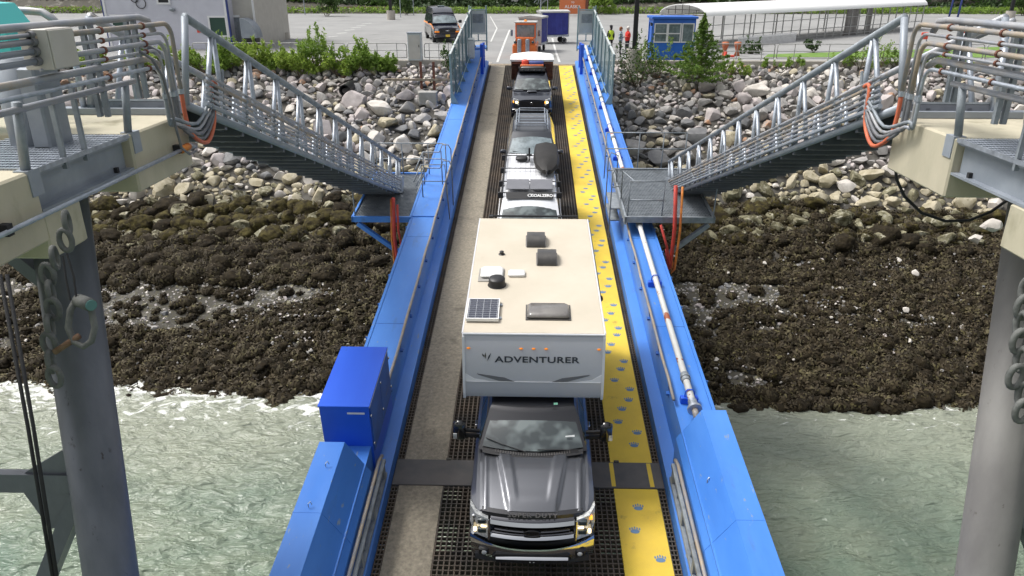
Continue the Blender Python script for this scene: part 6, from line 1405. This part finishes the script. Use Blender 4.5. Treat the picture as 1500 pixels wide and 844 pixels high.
for (px, w_, h), ds in zip(((10, 3, 1.6), (60, 3, 1.3), (120, 3.2, 1.5), (215, 2.6, 1.6), (258, 2.4, 1.3)), ['far left bush behind the turquoise housing', 'bush behind the beige box', 'bush just right of the beige box behind the pipes', 'bush behind the left strut channels', 'bush at the foot of the lavender building']):
    bush('leafy_bush', ds, px, 90, 47.2, w_, h, 1300, .075, M_['leaf_yellow'], 10, 'light green bushes on the bank left of the ramp')
bush('small_bush', 'wispy bush beside the screen at the left of the ramp head', 659, 90, 46.9, 1.0, 1.6, 420, .06, M_['leaf_mid'], 7)
bush('small_bush', 'small round bush against the far timber guardrail', 475, 20, 97, 2.4, 2.6, 400, .16, M_['leaf_mid'], 7, p=at_lot(478, 24)); bush('small_bush', 'small bush at the far verge near the blue sign', 600, 20, 97, 2.4, 1.8, 300, .15, M_['leaf_mid'], 6, p=at_lot(597, 22))
bush('small_bush', 'yellow green bush right of the orange sign', 872, 20, 97, 4, 3.0, 800, .16, M_['leaf_light'], 8, p=at_lot(872, 21)); bush('small_bush', 'dark rounded bush by the far right lamp post', 1490, 25, 90, 4, 2.6, 700, .15, M_['leaf_mid'], 8, p=at_lot(1500, 23))
bush('small_bush', 'wide open bush on the stones left of the spruce', 935, 105, 45.6, 2.4, 2.4, 900, .055, M_['leaf_mid'], 12); bush('small_bush', 'thin sprouting bush in front of the blue booth', 962, 105, 46.6, 2.2, 1.9, 450, .055, M_['leaf_light'], 9)
bush('small_bush', 'low bush on the stones right of the spruce', 1072, 98, 46.8, 2.0, .8, 500, .06, M_['leaf_yellow'], 8); bush('small_bush', 'round green shrub on the lawn behind the pipe barrier', 1100, 78, 50, 1.2, .9, 500, .06, M_['leaf_mid'], 7, p=at_lot(1100, 79)); bush('small_bush', 'second round shrub farther right on the lawn', 1192, 78, 50, 1.0, .8, 400, .06, M_['leaf_dark'], 7, p=at_lot(1192, 77))
for i, (px, w_, h) in enumerate(((1130, 1.2, .5), (1165, 1.6, .6), (1232, 1.6, .8), (1262, 1.6, 1.1), (1290, 1.4, 1.6), (1318, 1.6, .9), (1365, 1.4, .8), (1405, 2, .8))):
    bush('bank_weed', ['short weed clump below the round shrub', 'weed clump below the pipe barrier post', 'weed clump under the picket fence', 'leafy weed near the top of the right gangway', 'tallest weed beside the right gangway rail', 'weed just left of the right gangway head', 'weed behind the right strut channel', 'broad weed at the far right of the bank'][i], px, 90, 47.9, w_, h, 260, .055, M_['leaf_light'], 7, 'weeds along the top of the right bank', cat='weed')
# spruce
p = at_y(1021, 148, 45.2); p.z = gz(p.x, 45.2) - .1; t = thing('spruce_tree', 'young green spruce growing from the stones right of the ramp', 'spruce tree', p); g = MB(); g.tube([(0, 0, 0), (.05, 0, 2.2), (0, 0, 4.3)], [.09, .05, .012], 8); tk = g.build('trunk', M_['bark'], t, smooth=True)
pts = []; bm_ = MB()
for i in range(80):
    f_ = (i / 80) ** .85; z = .45 + f_ * 3.75; L_ = (2.55 * (1 - f_) ** 1.25 + .12) * lr.uniform(.7, 1.15); a = i * 2.4 + lr.uniform(-.3, .3); d = Vector((math.cos(a), math.sin(a), 0)); tip = d * L_ + Vector((0, 0, z - .10 * L_ + .15 * L_ ** 2))
    bm_.tube([(0, 0, z), tuple((Vector((0, 0, z)) + tip) / 2 - Vector((0, 0, .05*L_))), tuple(tip)], [.014, .01, .005], 4)
    for k in range(int(62 * L_ + 14)):
        u = lr.uniform(.12, 1.03) ; q = Vector((0, 0, z)).lerp(tip, u); sp_w = .20 * L_ * (1.1 - u); pts.append((q.x + lr.normal()*sp_w*.6 - d.y*0, q.y + lr.normal()*sp_w*.6, q.z + lr.normal()*.045))
for k in range(260): z = lr.uniform(3.3, 4.4); pts.append((lr.normal()*.05*(4.6-z), lr.normal()*.05*(4.6-z), z))
bm_.build('branches', M_['bark'], t); leaves('crown', pts, .055, M_['leaf_spruce'], t, 1.7)
# pots / red objects behind the barrier
for x_, lab in ((1061, 'left of two terracotta urns behind the pipe barrier'), (1079, 'right of two terracotta urns behind the pipe barrier')):
    p = at_lot(x_, 82); t = thing('garden_urn', lab, 'urn', p, group='terracotta urns'); g = MB(); g.rings([[(r*math.cos(a), r*math.sin(a), z) for a in [i*2*math.pi/14 for i in range(14)]] for r, z in ((.16, 0), (.2, .05), (.1, .3), (.2, .6), (.26, .8), (.2, .9))]); g.build('urn', M_['terracotta'], t, smooth=True)
p = at_lot(1069, 84); g = MB(); g.box(p.x - .35, p.x + .3, p.y, p.y + .4, p.z, p.z + .12); g.box(p.x - .3, p.x - .2, p.y, p.y + .4, p.z + .12, p.z + .35); tag(g.build('low_bench', M_['play_red']), 'low red bench between the terracotta urns', 'bench')
# play things at far right
for i, (x_, y_, w_, h, m, lab) in enumerate(((1352, 58, .5, .5, 'play_red', 'small red panel behind the right conduits'), (1413, 56, 1.2, .45, 'play_red', 'wide red panel of the play area behind the right conduits'), (1470, 60, .5, 1.1, 'plastic_blue', 'upright blue play panel at the right'), (1497, 62, .8, .6, 'navy_trim', 'dark blue play panel at the right edge'))):
    p = at_lot(x_, y_ + 10); g = MB(); g.bbox(p.x - w_/2, p.x + w_/2, p.y, p.y + .12, p.z + .5, p.z + .5 + h, .03); t = thing('play_panel', lab, 'play equipment', p, group='play equipment'); g.build('panel', M_[m], t, world=True); g = MB(); g.tube([(p.x - w_*.4, p.y + .06, p.z), (p.x - w_*.4, p.y + .06, p.z + .55)], .04, 6); g.build('leg', M_['galv'], t, world=True); g = MB(); g.tube([(p.x + w_*.4, p.y + .06, p.z), (p.x + w_*.4, p.y + .06, p.z + .55)], .04, 6); g.build('leg', M_['galv'], t, world=True)

# ---- people behind the short barrier
def person(lab, p, rz, top, leg, hair, hat=None, arm='fold', lean=0, vest=None, cap=False):
    t = thing('person', lab, 'person', M=Matrix.Translation(p) @ Matrix.Rotation(rz, 4, 'Z'))
    J = [(0, 0, .93, .19), (0, 0, 1.15, .18), (0, .0, 1.36, .20), (0, 0, 1.47, .075), (0, -.01, 1.56, .07), (0, -.02, 1.66, .095), (0, -.01, 1.74, .06)]
    vs = [j[:3] for j in J]; rs = [j[3] for j in J]; es = [(i, i+1) for i in range(6)]
    def chain(start, pts_):
        pv = start
        for q in pts_: vs.append(q[:3]); rs.append(q[3]); es.append((pv, len(vs)-1)); pv = len(vs)-1
    for s in (-1, 1):
        chain(0, [(s*.10, 0, .84, .10), (s*.11, -.02, .48, .065), (s*.11, .01, .12, .045), (s*.12, -.02, .05, .05), (s*.13, -.15, .035, .035)])
        if arm == 'fold': chain(2, [(s*.19, 0, 1.38, .065), (s*.25, .03, 1.10, .05), (s*.08, -.22, 1.12, .038), (s*.02, -.24, 1.14, .032)])
        else: chain(2, [(s*.19, 0, 1.38, .065), (s*.26, 0, 1.10, .05), (s*.26, -.08, .86, .038), (s*.26, -.10, .78, .032)])
    me = bpy.data.meshes.new('person_body'); me.from_pydata(vs, es, []); o = bpy.data.objects.new('body', me); COL.objects.link(o)
    sk = o.modifiers.new('s', 'SKIN'); 
    for i, r in enumerate(rs): me.skin_vertices[0].data[i].radius = (r, r); me.skin_vertices[0].data[i].use_root = (i == 0)
    ss = o.modifiers.new('u', 'SUBSURF'); ss.levels = 1
    dg = bpy.context.evaluated_depsgraph_get(); m2 = bpy.data.meshes.new_from_object(o.evaluated_get(dg)); bpy.data.objects.remove(o)
    m2.materials.clear()
    for k in (top, leg, 'skin', 'rubber'): m2.materials.append(M_[k])
    for f in m2.polygons:
        c = f.center; f.use_smooth = True
        f.material_index = 2 if c.z > 1.50 or (abs(c.y) > .2 and c.z > .9) or (arm != 'fold' and abs(c.x) > .2 and c.z < .84 and c.z > .6) else 3 if c.z < .09 else 1 if c.z < .90 and abs(c.x) < .24 else 0
    b_ = bpy.data.objects.new('body', m2); COL.objects.link(b_); b_.parent = t
    g = MB(); g.ell((0, .015, 1.70), (.105, .115, .11), 12, 8); g.ell((0, .05, 1.63), (.10, .085, .12), 10, 6); g.build('hair', M_[hair], t, smooth=True)
    g = MB(); g.ell((-.035, -.108, 1.68), (.012, .01, .01)); g.ell((.035, -.108, 1.68), (.012, .01, .01)); g.build('eyes', M_['black'], t)
    g = MB(); g.prism([(-.015, -.10, 1.64), (.015, -.10, 1.64), (0, -.10, 1.68)], (0, -.03, 0)); g.build('nose', M_['skin'], t)
    if cap: g = MB(); g.ell((0, 0, 1.74), (.115, .13, .075), 12, 8, -.1); g.box(-.07, .07, -.2, -.08, 1.72, 1.735); g.build('cap', M_[cap], t, smooth=True)
    if vest: g = MB(); g.rings([[(a*math.cos(q), b*math.sin(q), z) for q in [i*2*math.pi/14 for i in range(14)]] for a, b, z in ((.20, .16, .85), (.19, .155, 1.1), (.215, .165, 1.32), (.16, .12, 1.46))], False, False); g.build('vest', M_[vest], t, smooth=True)
    return t
q = at_lot(893.5, 76.5); person('person in a yellow high-visibility vest and black cap behind the right screen', q, R(200), 'cloth_black', 'cloth_black', 'cloth_black', vest='hivis', cap='cloth_black', arm='down')
q = at_lot(908, 80); person('person with red-brown hair in a blue and white striped top', q, R(75), 'stripe_top', 'cloth_black', 'hair_brown', arm='fold')
q = at_lot(918, 79); person('person with white hair in a red jacket beside the lamp post base', q, R(-60), 'cloth_red', 'cloth_black', 'hair_white', arm='fold')
# ---- details on the bank
p = at_y(507, 134, 44.0); t = thing('culvert_pipe', 'black plastic culvert pipe sticking out of the left bank', 'pipe', p); g = MB(); g.rings([[(r*math.cos(a), y, r*math.sin(a)) for a in [i*2*math.pi/20 for i in range(20)]] for r, y in ((.30, 1.8), (.34, 1.8), (.34, -.35), (.28, -.35), (.28, 1.5))], False, False); g.build('pipe_wall', M_['black'], t, angle=40); g = MB(); g.tube([(0, .6, 0), (0, .65, 0)], .28, 16); g.build('dark_interior', M_['rubber'], t); t.location.z += .1
p = at_y(628, 121, 44.6); g = MB(); g.box(-2.6, 1.5, -.06, .06, -.05, .06); g.box(-2.6, -1.2, .06, .5, -.05, .02); t = thing('timber_ledge', 'weathered timber ledge with two rusty posts left of the ramp', 'timber', p + Vector((0, 0, .15))); g.build('plank', M_['timber'], t)
for x in (-.45, .3): g = MB(); g.box(x - .07, x + .07, .08, .2, -.6, 1.0); g.build('post', M_['rust_dark'], t)
p = at_y(628, 148, 43.6); g = MB(); g.bbox(p.x - .55, p.x + .5, 43.3, 43.9, p.z - .2, p.z + .55, .04); tag(g.build('concrete_block', M_['concrete_grey'], angle=40), 'grey concrete block among the stones below the rusty posts', 'concrete block')
# traffic cone pair
for x_, y_, lab in ((396, 56, 'tiny orange cone left of the left lamp post base'), (719, 91, 'tiny orange cone at the ramp head line')):
    p = at_lot(x_, y_) if y_ < 60 else None
    if p is None: continue
    t = thing('traffic_cone', lab, 'traffic cone', p); g = MB(); g.tube([(0, 0, .03), (0, 0, .55)], [.13, .03], 10); g.build('cone', M_['orange_paint'], t); g = MB(); g.box(-.17, .17, -.17, .17, 0, .03); g.build('base', M_['black'], t)
